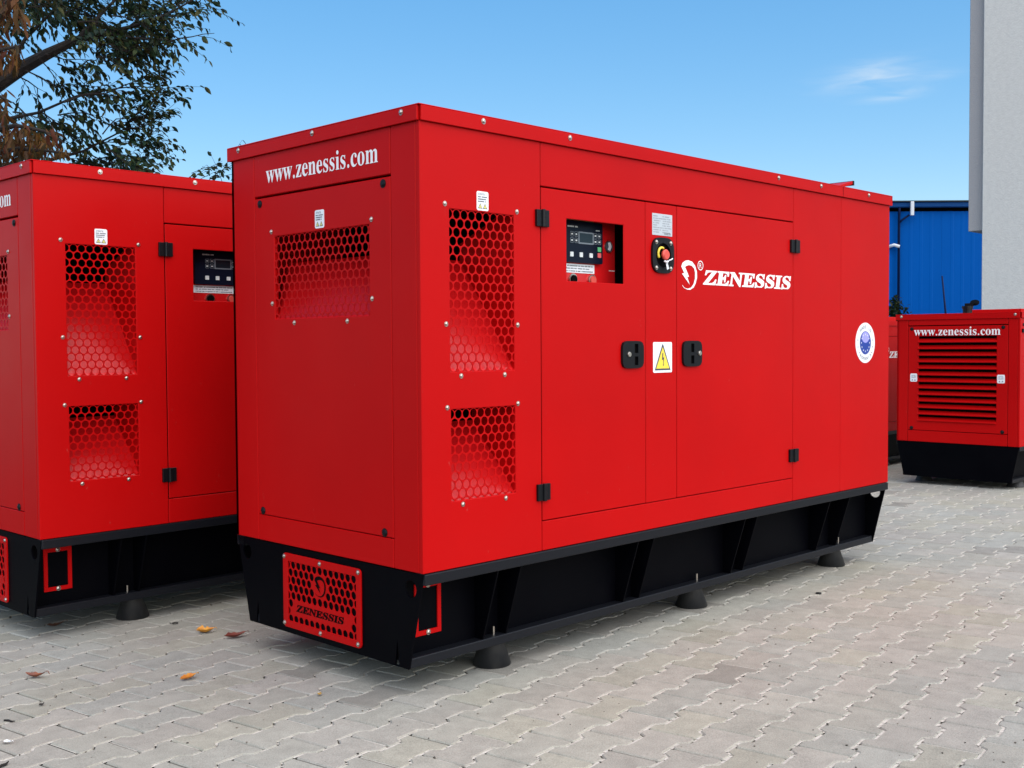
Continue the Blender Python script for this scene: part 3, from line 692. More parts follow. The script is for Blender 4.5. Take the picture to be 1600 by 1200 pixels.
    m.cyl(FS, ax - .002, bx + .002, 0.014, 0.014, 0.0016, 0.016, 18, 1); m.cyl(FS, ax - .002, bx + .002, 0.021, 0.023, 0.016, 0.024, 24, 0, caps=True); m.cyl(FS, ax - .002, bx + .002, 0.023, 0.018, 0.024, 0.030, 24, 0)
    m.build('push_button', [STOPRED, DARK], est, smooth=False)
    m = MB(); pts = [FS(ax - .016 + 0.024 * math.cos(q), bx + .006 + 0.026 * math.sin(q), 0.012) for q in [math.radians(x) for x in range(60, 236, 16)]]
    m.tube(pts, 0.0052, 8); m.build('shroud_ring', YELLOW, est, smooth=True)
    m = MB()
    m.tube([FS(ax + .010, bx - .022, 0.030), FS(ax + .024, bx - .018, .032), FS(ax + .036, bx - .013, .030)], 0.0028, 6)
    m.tube([FS(ax - .020, bx - .026, 0.030), FS(ax - .008, bx - .030, .032), FS(ax + .004, bx - .026, .030)], 0.0045, 6)
    m.add([FS(ax - .012, bx - .032, .03), FS(ax + .001, bx - .030, .03), FS(ax + .020, bx - .056, .024), FS(ax + .006, bx - .062, .024)], [(0, 1, 2, 3)])
    m.build('key_tag', STICK, est)
    brand_side(FS, 1.488, z0 + 1.020, 1.0, t)
    # round sticker with a flag-blue centre
    m = MB(); cx, cz = 3.166, z0 + 0.783
    m.prism(FS, circ(cx, cz, 0.1095, 48), 0, 0.001, 0); m.poly(FS, circ(cx, cz, 0.063, 40), 0.0014, 1)
    m.poly(FS, circ(cx, cz + .030, 0.030, 30, 1.35), 0.0018, 2)
    for k in range(12):
        q = 2 * PI * k / 12; x, y = cx + .046 * math.cos(q), cz + .046 * math.sin(q)
        m.poly(FS, [(x + (0.0062 if i % 2 == 0 else 0.0027) * math.sin(PI * i / 5), y + (0.0062 if i % 2 == 0 else 0.0027) * math.cos(PI * i / 5)) for i in range(10)], 0.0022, 0)
    def arc(text, rad, a0, da, size, flip=False):
        for i, ch in enumerate(text):
            q = math.radians(a0 + da * i)
            small_text(m, FS, ch, cx + rad * math.cos(q), cz + rad * math.sin(q), size, 0.0016, 3, 1.0, q + (PI / 2 if flip else -PI / 2), 'CENTER')
    arc('MADE IN', 0.078, 128, -13, 0.024); arc('ROMANIA', 0.094, 232, 13, 0.024, True)
    for q in (10, 345, 322, 170, 195, 218):
        q = math.radians(q); m.poly(FS, circ(cx + .086 * math.cos(q), cz + .086 * math.sin(q), 0.004, 8), 0.0016, 3)
    m.build('origin_sticker', [STICK, BLUE, LILAC, INK], t, fix=False)

    # ---- black chassis
    zb = 0.104
    rail = MB(); rail.box(FS, 0.006, LL - 0.004, z0 - 0.042, z0 - 0.002, -0.05, 0.004); rail.build('top_rail', RAILM, t, bevel=0.004, seg=2)
    rail = MB(); rail.box(FB, 0.006, LL - 0.004, z0 - 0.042, z0 - 0.002, -0.05, 0.004); rail.build('top_rail', RAILM, t, bevel=0.004, seg=2)
    for F in (FS, FB):
        m = MB(); m.box(F, 0.010, LL - 0.012 if F is FS else LL - 0.010, zb, zb + 0.036, -0.150, -0.086); m.build('bottom_rail', RAILM, t, bevel=0.004, seg=2)
        m = MB(); m.box(F, 0.010, LL - 0.012, zb + 0.036, z0 - 0.042, -0.136, -0.130); m.build('side_web', BLACK, t)
    def rib(x, th, F, mirror=False):
        m = MB(); f = (lambda a, b, h: (x + h, a, b)) if F is FS else (lambda a, b, h: (x + h, WW - a, b))
        m.prism(f, [(0.004, z0 - 0.042), (0.130, z0 - 0.042), (0.130, zb + .036), (0.088, zb + .036)], 0, th)
        m.build('rib', BLACK, t, bevel=0.001)
    for F in (FS, FB):
        for x in (0.363, 0.484, 1.190, 1.297, 2.000, 2.103, 2.80, 3.010): rib(x, 0.008, F)
    def endplate(F, name):
        m = MB(); s = 0.086
        outer = [(s, zb), (WW - s, zb), (WW - 0.003, z0 - 0.004), (0.003, z0 - 0.004)]
        hol = [circ(0.072, z0 - 0.062, 0.031, 20), circ(WW - 0.072, z0 - 0.062, 0.031, 20),
               [(0.135, zb + .004), (0.160, zb + .004), (0.148, zb + .095)], [(WW - 0.160, zb + .004), (WW - 0.135, zb + .004), (WW - 0.148, zb + .095)]]
        m.prism(F, [outer] + hol, -0.012, -0.004)
        return m.build(name, BLACK, t, bevel=0.001)
    endplate(FE, 'end_plate'); endplate(lambda a, b, h: (LL + h, a, b), 'end_plate')
    m = MB(); m.box(lambda a, b, h: (a, b, h), 0.05, LL - 0.02, 0.137, WW - 0.137, zb + 0.002, zb + 0.010); m.build('floor_plate', BLACK, t)
    m = MB(); m.box(FE, 0.165, WW - 0.165, zb + .008, z0 - 0.008, -0.060, -0.050); m.build('bulkhead', DARK, t)
    # red frame on the web, bolted access cover
    m = MB(); fa, fb, ga, gb = 0.066, 0.192, z0 - 0.2535, z0 - 0.064
    m.prism(FS, [[(fa, ga), (fb, ga), (fb, gb), (fa, gb)], [(fa + .018, ga + .018), (fa + .018, gb - .018), (fb - .018, gb - .018), (fb - .018, ga + .018)]], -0.130, -0.124)
    cov = m.build('cover_frame', RED, t, bevel=0.001)
    bolts(FS, 'side', [((fa + fb) / 2, ga + .009), ((fa + fb) / 2, gb - .009)], cov, 0.0085, h=-0.124)
    # red punched grille on the chassis end
    a0, a1, b0, b1 = e - 0.845, e - 0.346, z0 - 0.3235, z0 - 0.0305
    m = MB(); m.prism(FE, [rrect(a0, a1, b0, b1, 0.016), [(e - 0.813, z0 - .297), (e - 0.813, z0 - .060), (e - 0.3745, z0 - .060), (e - 0.3745, z0 - .297)]], -0.004, 0.003)
    gr = m.build('chassis_grille', RED, t, bevel=0.0008)
    def sol(a, b):
        a = e - a; b = b - z0
        if math.hypot(a - 0.597, b + 0.132) < 0.047: return True
        return 0.405 < a < 0.792 and -0.268 < b < -0.205
    hex_sheet(FE, e - 0.813, e - 0.3745, z0 - .297, z0 - .060, 0.0352, 0.0155, 0.002, t=0.004, solid=sol, top=z0 - 0.073, phase=0.0).build('punched_sheet', RED, gr)
    m = MB(); m.poly(FE, [(e - 0.597 - 0.035 + p[0] * .62, z0 - 0.172 + p[1] * .62) for p in LOGO], 0.0032)
    wtx = text_width('ZENESSIS', 1.0)
    glyph_text(m, FE, 'ZENESSIS', e - 0.757, z0 - 0.2515, 0.305 / wtx, 0.056, 0.0032, 0.24, bold=0.020)
    m.build('cut_lettering', DARK, gr, fix=False)
    bolts(FE, 'end', [(e - a, z0 + b) for a, b in ((0.835, -0.044), (0.598, -0.044), (0.360, -0.043), (0.836, -0.308), (0.597, -0.310), (0.364, -0.309))], gr, h=0.003)
    # feet
    for y in (0.186, WW - 0.186):
        for x in (0.506, 1.823, 3.147):
            zg = -0.016 * (y - 0.186)
            m = MB(); Ff = lambda a, b, h: (x + a, y + b, h)
            m.cyl(Ff, 0, 0, 0.073, 0.075, zg, zg + .006, 36); m.cyl(Ff, 0, 0, 0.075, 0.044, zg + 0.006, zb - .006, 36, caps=False); m.cyl(Ff, 0, 0, 0.044, 0.040, zb - .006, zb - 0.0005, 36)
            ft = m.build('rubber_foot', RUBBER, t, smooth=False)
            for p in ft.data.polygons:
                if abs(p.normal.z) < 0.8: p.use_smooth = True
            if y < 0.5:
                m = MB(); m.cyl(lambda a, b, h: (x - .062 + a, 0.112 + b, h), 0, 0, 0.005, 0.005, zb + .036, zb + .068, 10); m.build('stud', STEEL, ft)
    return t

main = big_genset((0, 0, 0), 0, 'large red generator in the middle, its long side with lettering and control window in view', 'red generators standing in the yard')
left = copy_tree(main)
left.location = (-0.5506, 1.8350, -0.030); left.rotation_euler = (0, 0, 0.01778)
left['label'] = 'large red generator under the tree, half hidden behind the middle one'

# ------------------------------------------------------------------ the smaller generating sets on the right
LB, WB, HB, GB = 2.2, 1.070, 1.125, 0.370
def small_genset(loc, rz, label, group):
    t = tag(empty('compact_generating_set', loc, rz), label, 'generator', group)
    FS_ = lambda a, b, h: (a, -h, b)
    FE_ = lambda a, b, h: (-h, WB - a, b)
    FB_ = lambda a, b, h: (LB - a, WB + h, b)
    FX_ = lambda a, b, h: (LB + h, a, b)
    z0 = GB; zt = GB + HB; T = 0.02
    m = MB(); m.box(lambda a, b, h: (a, b, h), 0.12, LB - 0.03, 0.03, WB - 0.03, z0 - 0.01, zt - 0.03)
    m.box(lambda a, b, h: (a, b, h), 0.026, 0.12, 0.03, WB - 0.03, z0 - 0.01, z0 + 0.10); m.box(lambda a, b, h: (a, b, h), 0.026, 0.12, 0.03, WB - 0.03, z0 + 1.02, zt - 0.03)
    m.build('inner_frame', DARK, t)
    def sheet(name, F, a0, a1, b0, b1, holes=(), parent=t):
        return panel(F, a0, a1, z0 + b0, z0 + b1, -T, 0, [(x0, x1, z0 + y0, z0 + y1) for x0, x1, y0, y1 in holes]).build(name, RED, parent, bevel=0.0022)
    sheet('corner_post', FE_, WB - 0.097, WB - 0.0215, 0, HB - 0.05); sheet('corner_post', FE_, 0, WB - 0.970, 0, HB - 0.05)
    sheet('end_panel', FE_, WB - 0.966, WB - 0.101, 1.026, HB - 0.05); sheet('end_panel', FE_, WB - 0.966, WB - 0.101, 0, 0.097)
    door = sheet('end_door', FE_, WB - 0.966, WB - 0.101, 0.102, 1.018, [(WB - 0.874, WB - 0.193, 0.183, 0.930)])
    a0, a1 = WB - 0.876, WB - 0.191
    pitch = (0.932 - 0.183) / 13
    def slat_mesh():
        m = MB(); F = FE_
        prof = [(0.000, 0.006), (0.0335, -0.030), (0.0345, -0.027), (0.006, 0.012), (0.000, 0.010)]
        n = len(prof)
        m.add([F(a0, p[0], p[1]) for p in prof] + [F(a1, p[0], p[1]) for p in prof], [(i, (i + 1) % n, n + (i + 1) % n, n + i) for i in range(n)] + [tuple(range(n)), tuple(range(2 * n - 1, n - 1, -1))])
        return m.mesh('louvre_slat', RED)
    sm = slat_mesh()
    for k in range(13): link('louvre_slat', sm, door, (0, 0, z0 + 0.183 + pitch * k))
    bolts(FE_, 'end', [(WB - a, z0 + b) for a, b in ((0.934, 0.996), (0.140, 0.999), (0.932, 0.119), (0.141, 0.119))], door, 0.013, PLASTIC, name='plug')
    for a in (0.914, 0.155):
        m = MB(); m.prism(FE_, rrect(WB - a - 0.032, WB - a + 0.032, z0 + 0.529, z0 + 0.601, 0.010), 0, 0.001, 0)
        for i in range(3): print_bars(m, FE_, WB - a - .022, WB - a + .022, z0 + 0.582 - i * .010, 0.008, 0.0014, 1, i)
        for s in (-.012, .012): m.poly(FE_, [(WB - a + s - .009, z0 + .538), (WB - a + s + .009, z0 + .538), (WB - a + s, z0 + .553)], 0.0014, 1)
        m.build('warning_sticker', [STICK, GREYINK], door, fix=False)
    m = MB(); sx = 0.752 / text_width('www.zenessis.com', 1.0)
    glyph_text(m, FE_, 'www.zenessis.com', WB - 0.908, z0 + 0.937, sx, 0.155, 0.0125)
    m.build('web_address', WHITE, door, fix=False)
    # long side
    sheet('side_panel', FS_, 0, 0.42, 0, HB - 0.05); sheet('side_panel', FS_, 0.424, 2.0, 0.97, HB - 0.05); sheet('side_panel', FS_, 0.424, 2.0, 0, 0.09)
    dA = sheet('door', FS_, 0.424, 0.90, 0.094, 0.966); dB = sheet('door', FS_, 0.904, 1.998, 0.094, 0.966)
    sheet('side_panel', FS_, 2.003, LB, 0, HB - 0.05)
    sheet('back_panel', FB_, 0, LB, 0, HB - 0.05); sheet('rear_panel', FX_, 0.022, WB - 0.022, 0, HB - 0.05)
    bolts(FS_, 'side', [(0.06, z0 + 1.02), (0.36, z0 + 1.02)], t, 0.012, PLASTIC, name='plug')
    m = MB(); m.box(FS_, 0.03, 0.16, z0 + 0.955, z0 + 0.985, 0, 0.012); m.build('hinge', PLASTIC, t)
    brand_side(FS_, 0.80, z0 + 0.722, 1.0, dB)
    # roof
    ov = 0.010; r = MB(); Fz = lambda a, b, h: (a, b, h)
    r.box(Fz, -ov, LB + ov, -ov, WB + ov, zt - 0.004, zt)
    r.box(Fz, 0.006, LB + ov, -ov, -0.0015, zt - 0.050, zt - 0.004); r.box(Fz, -ov, LB + ov, WB + 0.0015, WB + ov, zt - 0.050, zt - 0.004)
    r.box(Fz, -ov, -0.0015, 0.002, WB + ov, zt - 0.050, zt - 0.004); r.box(Fz, LB + 0.0015, LB + ov, 0.002, WB - 0.002, zt - 0.050, zt - 0.004)
    roof = r.build('roof', RED, t, bevel=0.0012)
    bolts(FE_, 'end', [(WB - 1.027, zt - .020), (WB - 0.040, zt - .020)], roof, 0.010, h=ov)
    m = MB(); m.box(Fz, 1.25, 2.05, 0.45, 0.99, zt, zt + 0.062); m.build('roof_hatch', RED, roof, bevel=0.004)
    # exhaust stack with a flap cap
    ex, ey = 0.48, 0.64
    m = MB(); m.cyl(lambda a, b, h: (ex + a, ey + b, h), 0, 0, 0.040, 0.040, zt, zt + 0.075, 16)
    m.cyl(lambda a, b, h: (ex + a, ey + b, h), 0, 0, 0.047, 0.047, zt + 0.050, zt + 0.075, 16)
    st = m.build('exhaust_pipe', PLASTIC, roof)
    m = MB(); F = lambda a, b, h: (ex + 0.02 + h * 0.3 + a * 0.25, ey - 0.055 + a, zt + 0.098 + b * 0.45 + h)
    m.cyl(F, 0, 0, 0.047, 0.047, 0, 0.012, 16); m.box(lambda a, b, h: (ex + a, ey + b, h), -0.012, 0.012, -0.05, 0.02, zt + 0.070, zt + 0.100)
    m.build('rain_cap', PLASTIC, roof)
    # chassis
    zb = 0.062; s = 0.064
    m = MB(); m.prism(FE_, [(s, zb), (WB - s, zb), (WB - .003, z0 - .003), (0.003, z0 - .003)], -0.012, -0.004); m.build('end_plate', BLACK, t)
    m = MB(); m.prism(lambda a, b, h: (LB + h, a, b), [(s, zb), (WB - s, zb), (WB - .003, z0 - .003), (0.003, z0 - .003)], -0.012, -0.004); m.build('end_plate', BLACK, t)
    for F in (FS_, FB_):
        m = MB(); m.box(F, 0.006, LB - .006, z0 - 0.036, z0 - 0.002, -0.05, 0.003); m.build('top_rail', RAILM, t, bevel=0.003)
        m = MB(); m.box(F, 0.010, LB - .010, zb, zb + 0.030, -0.12, -0.055); m.build('bottom_rail', RAILM, t, bevel=0.003)
        m = MB(); m.box(F, 0.010, LB - .010, zb + .030, z0 - 0.036, -0.105, -0.098); m.build('side_web', BLACK, t)
    m = MB(); m.box(Fz, 0.03, LB - .03, 0.11, WB - .11, zb + .002, zb + .01); m.build('floor_plate', BLACK, t)
    for y in (0.13, WB - 0.13):
        for x in (0.28, 1.1, 1.95):
            m = MB(); Ff = lambda a, b, h: (x + a, y + b, h); zg = -0.016 * (y - 0.5) - 0.002
            m.cyl(Ff, 0, 0, 0.075, 0.075, zg, zg + .006, 24); m.cyl(Ff, 0, 0, 0.075, 0.05, zg + .006, zb - .0005, 24, caps=False); m.cyl(Ff, 0, 0, 0.05, 0.04, zb - .0015, zb - .0005, 24)
            m.build('rubber_foot', RUBBER, t)
    return t

nearB = small_genset((7.05, 0.605, -0.0125), 0, 'smaller red generator on the right with slatted louvre grille under a white web address', 'compact red generators by the blue hall')
farB = copy_tree(nearB)
farB.location = (7.32, 2.35, -0.041)
farB['label'] = 'red generator showing only as a narrow strip between the large middle and louvred ones'

# ------------------------------------------------------------------ ground and paving
SL = -0.016                                  # the yard falls gently away from the camera
def gz(y): return SL * (max(-40, min(60, y)) - 0.186)
def on_ground(px, py):
    d = at(px, py, 1) - CAM; z = 0.0
    for _ in range(12):
        p = CAM + d * ((z - CAM.z) / d.z); z = gz(p.y)
    return p
def in_frame(p):
    v = p - CAM; f = v.dot(CF)
    if f < 0.3: return None
    return 800 + 1738.26 * v.dot(CR) / f, 600 - 1738.26 * v.dot(CU) / f, f

GROUND = mat('grey_yard_surface', (0.26, 0.245, 0.225), 0.9)
vary(GROUND, (0.30, 0.285, 0.262), (0.22, 0.21, 0.195), 1.2, 0.3, 0.7, 8)
m = MB(); ys = [-300, -40, 60, 500]
for i in range(3): m.add([(-300, ys[i], gz(ys[i]) - 0.030), (500, ys[i], gz(ys[i]) - 0.030), (500, ys[i + 1], gz(ys[i + 1]) - 0.030), (-300, ys[i + 1], gz(ys[i + 1]) - 0.030)], [(0, 1, 2, 3)])
tag(m.build('ground', GROUND), kind='structure')

def paver_mat(name, attr):
    m = mat(name, (0.3, 0.29, 0.27), 0.82, spec=0.3)
    nt_ = m.node_tree
    geo = N(m, 'ShaderNodeNewGeometry')
    if attr: src = N(m, 'ShaderNodeAttribute', attribute_name='tint'); tint = src.outputs['Color']
    else: src = N(m, 'ShaderNodeObjectInfo'); tint = src.outputs['Color']
    # broad stains over many stones
    big = N(m, 'ShaderNodeTexNoise', Scale=0.55, Detail=3); L(m, geo.outputs['Position'], big.inputs['Vector'])
    rmp = N(m, 'ShaderNodeMapRange'); rmp.inputs['From Min'].default_value = 0.35; rmp.inputs['From Max'].default_value = 0.65; L(m, big.outputs['Fac'], rmp.inputs['Value'])
    mx = N(m, 'ShaderNodeMix', data_type='RGBA'); mx.inputs[6].default_value = (0.975, 0.99, 0.995, 1); mx.inputs[7].default_value = (1.02, 1.0, 0.955, 1); L(m, rmp.outputs[0], mx.inputs[0])
    mul = N(m, 'ShaderNodeMix', data_type='RGBA', blend_type='MULTIPLY'); mul.inputs[0].default_value = 1.0
    L(m, tint, mul.inputs[6]); L(m, mx.outputs[2], mul.inputs[7])
    # cement grain and scuffs
    g1 = N(m, 'ShaderNodeTexNoise', Scale=240, Detail=3); L(m, geo.outputs['Position'], g1.inputs['Vector'])
    g2 = N(m, 'ShaderNodeTexNoise', Scale=14, Detail=6, Roughness=0.65); L(m, geo.outputs['Position'], g2.inputs['Vector'])
    ad = N(m, 'ShaderNodeMath', operation='MULTIPLY_ADD'); ad.inputs[1].default_value = 1.6; L(m, g1.outputs['Fac'], ad.inputs[0]); L(m, g2.outputs['Fac'], ad.inputs[2])
    rr = N(m, 'ShaderNodeMapRange'); rr.inputs['From Min'].default_value = 0.9; rr.inputs['From Max'].default_value = 1.7; rr.inputs['To Min'].default_value = 0.74; rr.inputs['To Max'].default_value = 1.22
    L(m, ad.outputs[0], rr.inputs['Value'])
    m2 = N(m, 'ShaderNodeVectorMath', operation='SCALE'); L(m, mul.outputs[2], m2.inputs[0]); L(m, rr.outputs[0], m2.inputs['Scale'])
    L(m, m2.outputs[0], bsdf(m).inputs['Base Color'])
    b = N(m, 'ShaderNodeBump', Strength=0.6, Distance=0.0012); L(m, ad.outputs[0], b.inputs['Height']); L(m, b.outputs[0], bsdf(m).inputs['Normal'])
    return m
PAV1 = paver_mat('concrete_paver', False); PAV2 = paver_mat('concrete_paver_far', True)
SAND = mat('pale_joint_sand', (0.62, 0.59, 0.53), 0.95)
vary(SAND, (0.53, 0.50, 0.44), (0.36, 0.34, 0.29), 30, 0.30, 0.60, 4); bump(SAND, 260, 0.002, 3, 1.0)
BED = mat('dark_bedding_grit', (0.045, 0.038, 0.030), 0.95)

PA = math.radians(8.0); PU, PV = 0.232, 0.1495
U0, V0 = Vector((math.cos(PA), math.sin(PA))), Vector((-math.sin(PA), math.cos(PA)))
P0 = Vector((0.438, -0.792))
def paver_outline(gu=0.0042, gv=0.0030):
    # half outline of the double-T stone: wide ends, narrow waist, chamfered corners
    hw, hn = PV / 2 + 0.0140, PV / 2 - 0.0140
    e_, st, fl = PU / 2 - gu, PU / 4 + 0.011, PU / 4 - 0.011
    c = 0.007
    q = [(e_, hw - gv - c), (e_ - c, hw - gv), (st, hw - gv), (fl, hn - gv)]
    top = q + [(-x, y) for x, y in reversed(q)]
    return top + [(-x, -y) for x, y in top]
def paver_faces():
    o = paver_outline(); n = len(o); bv = 0.0042
    def inset(d):
        out = []
        for i in range(n):
            p, a, b = Vector(o[i]), Vector(o[i - 1]), Vector(o[(i + 1) % n])
            d1, d2 = (p - a).normalized(), (b - p).normalized()
            n1, n2 = Vector((-d1.y, d1.x)), Vector((-d2.y, d2.x))
            k = (n1 + n2); k = k / max(0.3, k.dot(n1))
            out.append(p + k * d)
        return out
    i1 = inset(bv)
    v = [(p[0], p[1], -0.028) for p in o] + [(p[0], p[1], -0.0045) for p in o] + [(p.x, p.y, 0) for p in i1]
    f = [(i, (i + 1) % n, n + (i + 1) % n, n + i) for i in range(n)] + [(n + i, n + (i + 1) % n, 2 * n + (i + 1) % n, 2 * n + i) for i in range(n)]
    tris = tessellate_polygon([[Vector((p.x, p.y, 0)) for p in i1]])
    f += [tuple(2 * n + k for k in t) for t in tris]
    return v, f
pv, pf = paver_faces()
pm = bpy.data.meshes.new('paver'); pm.from_pydata(pv, [], pf); pm.materials.append(PAV1)
bm_ = bmesh.new(); bm_.from_mesh(pm); bmesh.ops.recalc_face_normals(bm_, faces=bm_.faces)
if sum(f.normal.z for f in bm_.faces if abs(f.normal.z) > .9) < 0: bmesh.ops.reverse_faces(bm_, faces=bm_.faces)
bm_.to_mesh(pm); bm_.free()
pav = tag(empty('pavement', (0, 0, 0)), kind='structure')
rnd = random.Random(11)
def tint():
    r = rnd.random()
    v = rnd.uniform(0.93, 1.06)
    base = (0.298, 0.292, 0.256)
    if r < 0.025: v *= 0.78; base = (0.290, 0.278, 0.246)
    elif r < 0.30: base = (0.300, 0.288, 0.256)
    elif r < 0.5: base = (0.290, 0.290, 0.260)
    elif r < 0.62: base = (0.300, 0.292, 0.246)
    return tuple(c * v for c in base) + (1,)
cells = []
for j in range(-40, 110):
    for i in range(-60, 130):
        p = P0 + U0 * ((i + (0.5 if j % 2 else 0)) * PU) + V0 * (j * PV)
        if not (-4 < p.x < 17 and -6 < p.y < 13): continue
        q = in_frame(Vector((p.x, p.y, gz(p.y))))
        if q is None or q[2] > 17 or not (-260 < q[0] < 1860 and q[1] < 1420): continue
        hid = (-0.1 < p.x - 0.2 and 0.25 < p.y < 1.0 and p.x < 3.2)
        vis = 0 <= q[0] <= 1600 and q[1] <= 1215 and not hid and not (0.02 * p.x + p.y > 1.95 and p.x > -0.5)
        cells.append((q[2] + (0 if vis else 100), p, rnd.uniform(-0.0012, 0.0012), tint(), rnd.uniform(-0.006, 0.006), rnd.uniform(-0.006, 0.006), rnd.uniform(-0.004, 0.004)))
cells.sort(key=lambda c: c[0])
def paver_matrix(p, dz, tx, ty, rz): return Matrix.Translation((p.x, p.y, gz(p.y) + dz)) @ Matrix.Rotation(PA + rz, 4, 'Z') @ Matrix.Rotation(math.atan(SL) + tx * 0.5, 4, 'X') @ Matrix.Rotation(ty * 0.5, 4, 'Y')
for d, p, dz, c, tx, ty, rz in cells[:300]:
    o = link('paver', pm, pav); o.matrix_world = paver_matrix(p, dz, tx, ty, rz); o.color = c
far = MB(); tints = []
for d, p, dz, c, tx, ty, rz in cells[300:]:
    M = paver_matrix(p, dz, tx, ty, rz)
    far.add([M @ Vector(v) for v in pv], pf); tints += [c] * len(pv)
fm = far.mesh('paver_field', PAV2, fix=False)
at_ = fm.color_attributes.new('tint', 'FLOAT_COLOR', 'POINT'); at_.data.foreach_set('color', [x for c in tints for x in c])
bm_ = bmesh.new(); bm_.from_mesh(fm); bmesh.ops.recalc_face_normals(bm_, faces=bm_.faces); bm_.to_mesh(fm); bm_.free()
tag(link('paver_field', fm, pav), kind='stuff')
# bedding just below the stones, joint sand standing high in the wavy joints
m = MB(); m.add([(-4.5, -6.5, gz(-6.5) - .012), (17.5, -6.5, gz(-6.5) - .012), (17.5, 13.5, gz(13.5) - .012), (-4.5, 13.5, gz(13.5) - .012)], [(0, 1, 2, 3)])
m.build('bedding', BED, pav)
m = MB(); rs = random.Random(5)
for j in range(-34, 90):
    pts = []
    for i in range(-60, 130):
        s0 = (i + (0.5 if j % 2 else 0)) * PU
        for du, off in ((-PU / 4 + .011, 0.0140), (PU / 4 - .011, 0.0140), (PU / 4 + .011, -0.0140), (3 * PU / 4 - .011, -0.0140)):
            # the joint above row j: the stones of row j are wide (bulge up) near their ends
            u = s0 + du; pts.append((u, (j + 0.5) * PV - off))
    for k in range(len(pts) - 1):
        a, b = pts[k], pts[k + 1]
        w0 = P0 + U0 * a[0] + V0 * a[1]
        if not (-3.5 < w0.x < 16 and -6 < w0.y < 12): continue
        q = in_frame(Vector((w0.x, w0.y, gz(w0.y))))
        if q is None or q[2] > 16 or not (-200 < q[0] < 1800 and q[1] < 1350): continue
        n = 4 if q[2] < 6 else 1
        for t in range(n):
            if rs.random() < (0.5 if k % 4 == 1 else 0.06): continue
            aa = Vector(a).lerp(Vector(b), t / n); bb = Vector(a).lerp(Vector(b), (t + 1) / n)
            w = rs.uniform(0.0036, 0.0058) if n > 1 else 0.0048
            z = -rs.uniform(0.0016, 0.0042)
            L4 = []
            pd = (bb - aa).normalized(); pd = Vector((-pd.y, pd.x))
            for s_ in (-1, 1):
                for e_ in (aa, bb):
                    e_ = e_ + pd * (s_ * w)
                    g_ = P0 + U0 * e_.x + V0 * e_.y; L4.append((g_.x, g_.y, gz(g_.y) + z))
            m.add(L4, [(0, 1, 3, 2)])
for d, p, dz, c, tx, ty, rz in cells:
    if d > 7 or rs.random() < 0.5: continue
    e0 = p + U0 * (PU / 2 + 0.0006); z = -rs.uniform(0.0028, 0.0045); hw_ = (PV / 2 + 0.010) * rs.uniform(0.6, 1.0); sh_ = rs.uniform(-0.1, 0.1) * PV
    q4 = [e0 + V0 * (sh_ - hw_), e0 + V0 * (sh_ + hw_), e0 + V0 * (sh_ + hw_) + U0 * 0.0032, e0 + V0 * (sh_ - hw_) + U0 * 0.0032]
    m.add([(g_.x, g_.y, gz(g_.y) + z) for g_ in q4], [(0, 1, 2, 3)])
tag(m.build('joint_sand', SAND, pav, fix=False), kind='stuff')

# ------------------------------------------------------------------ blue hall far behind
def planed(o, depth_pts): pass
Q0, Q1 = at(1390, 314, 30), at(1510, 315, 30)
dirn = Vector((Q1.x - Q0.x, Q1.y - Q0.y, 0)).normalized(); nrm = Vector((dirn.y, -dirn.x, 0))
if nrm.dot(CAM - Q0) < 0: nrm = -nrm
ang = math.atan2(dirn.y, dirn.x)
HALLZ = gz(10) - 0.05
hall = tag(empty('blue_hall', (Q0.x, Q0.y, HALLZ), ang), 'blue metal clad hall with a gutter and thin downpipe, far behind the generators', 'building')
eh = (Q0.z + Q1.z) / 2 - HALLZ
HBLUE = mat('blue_wall_sheet', (0.0, 0.09, 0.40), 0.5, spec=0.05); vary(HBLUE, (0.0, 0.098, 0.42), (0.0, 0.088, 0.38), 1.2, 0.3, 0.7, 4, stretch=(1, 1, 0.3))
HTRIM = mat('blue_gutter_paint', (0.003, 0.055, 0.20), 0.5, spec=0.15)
HDARK = mat('dark_blue_pipe', (0.001, 0.008, 0.045), 0.5, spec=0.1)
HROOF = mat('dark_roof_sheet', (0.02, 0.035, 0.05), 0.6)
Fh = lambda a, b, h: (a, -h, b)                # a along the wall, h towards the camera
def panel_mesh():
    m = MB(); w = 1.12
    # one wall sheet with three shallow ribs
    prof = [(0.0015, 0)]
    for c in (0.28, 0.56, 0.84): prof += [(c - .05, 0), (c - .03, 0.004), (c + .03, 0.004), (c + .05, 0)]
    prof += [(w - 0.0015, 0)]
    prof2 = prof + [(w - 0.0015, -0.05), (0.0015, -0.05)]
    n = len(prof2)
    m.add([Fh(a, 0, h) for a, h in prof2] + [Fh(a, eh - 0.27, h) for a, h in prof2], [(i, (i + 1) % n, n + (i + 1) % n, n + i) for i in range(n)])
    return m.mesh('wall_panel', HBLUE)
wpm = panel_mesh()
for k in range(-16, 14): link('wall_panel', wpm, hall, (k * 1.12 + 0.29, 0, 0))
m = MB(); m.box(Fh, -17.6, 15.9, 0, eh - 0.1, -14, -0.055); m.build('wall', DARK, hall)  # near-black core; its strip above the sheets paints the shadow under the gutter
m = MB(); m.box(Fh, -17.7, 16.0, eh - 0.175, eh - 0.035, 0.002, 0.16); m.build('gutter', HTRIM, hall, bevel=0.02)
m = MB(); m.add([Fh(-17.8, eh - .03, 0.2), Fh(16.1, eh - .03, 0.2), Fh(16.1, eh - .0, 0.2), Fh(-17.8, eh, 0.2), Fh(-17.8, eh + 0.5, -7), Fh(16.1, eh + 0.5, -7), Fh(-17.8, eh, -14), Fh(16.1, eh, -14)],
      [(0, 1, 2, 3), (3, 2, 5, 4), (4, 5, 7, 6)]); m.build('roof', HROOF, hall)
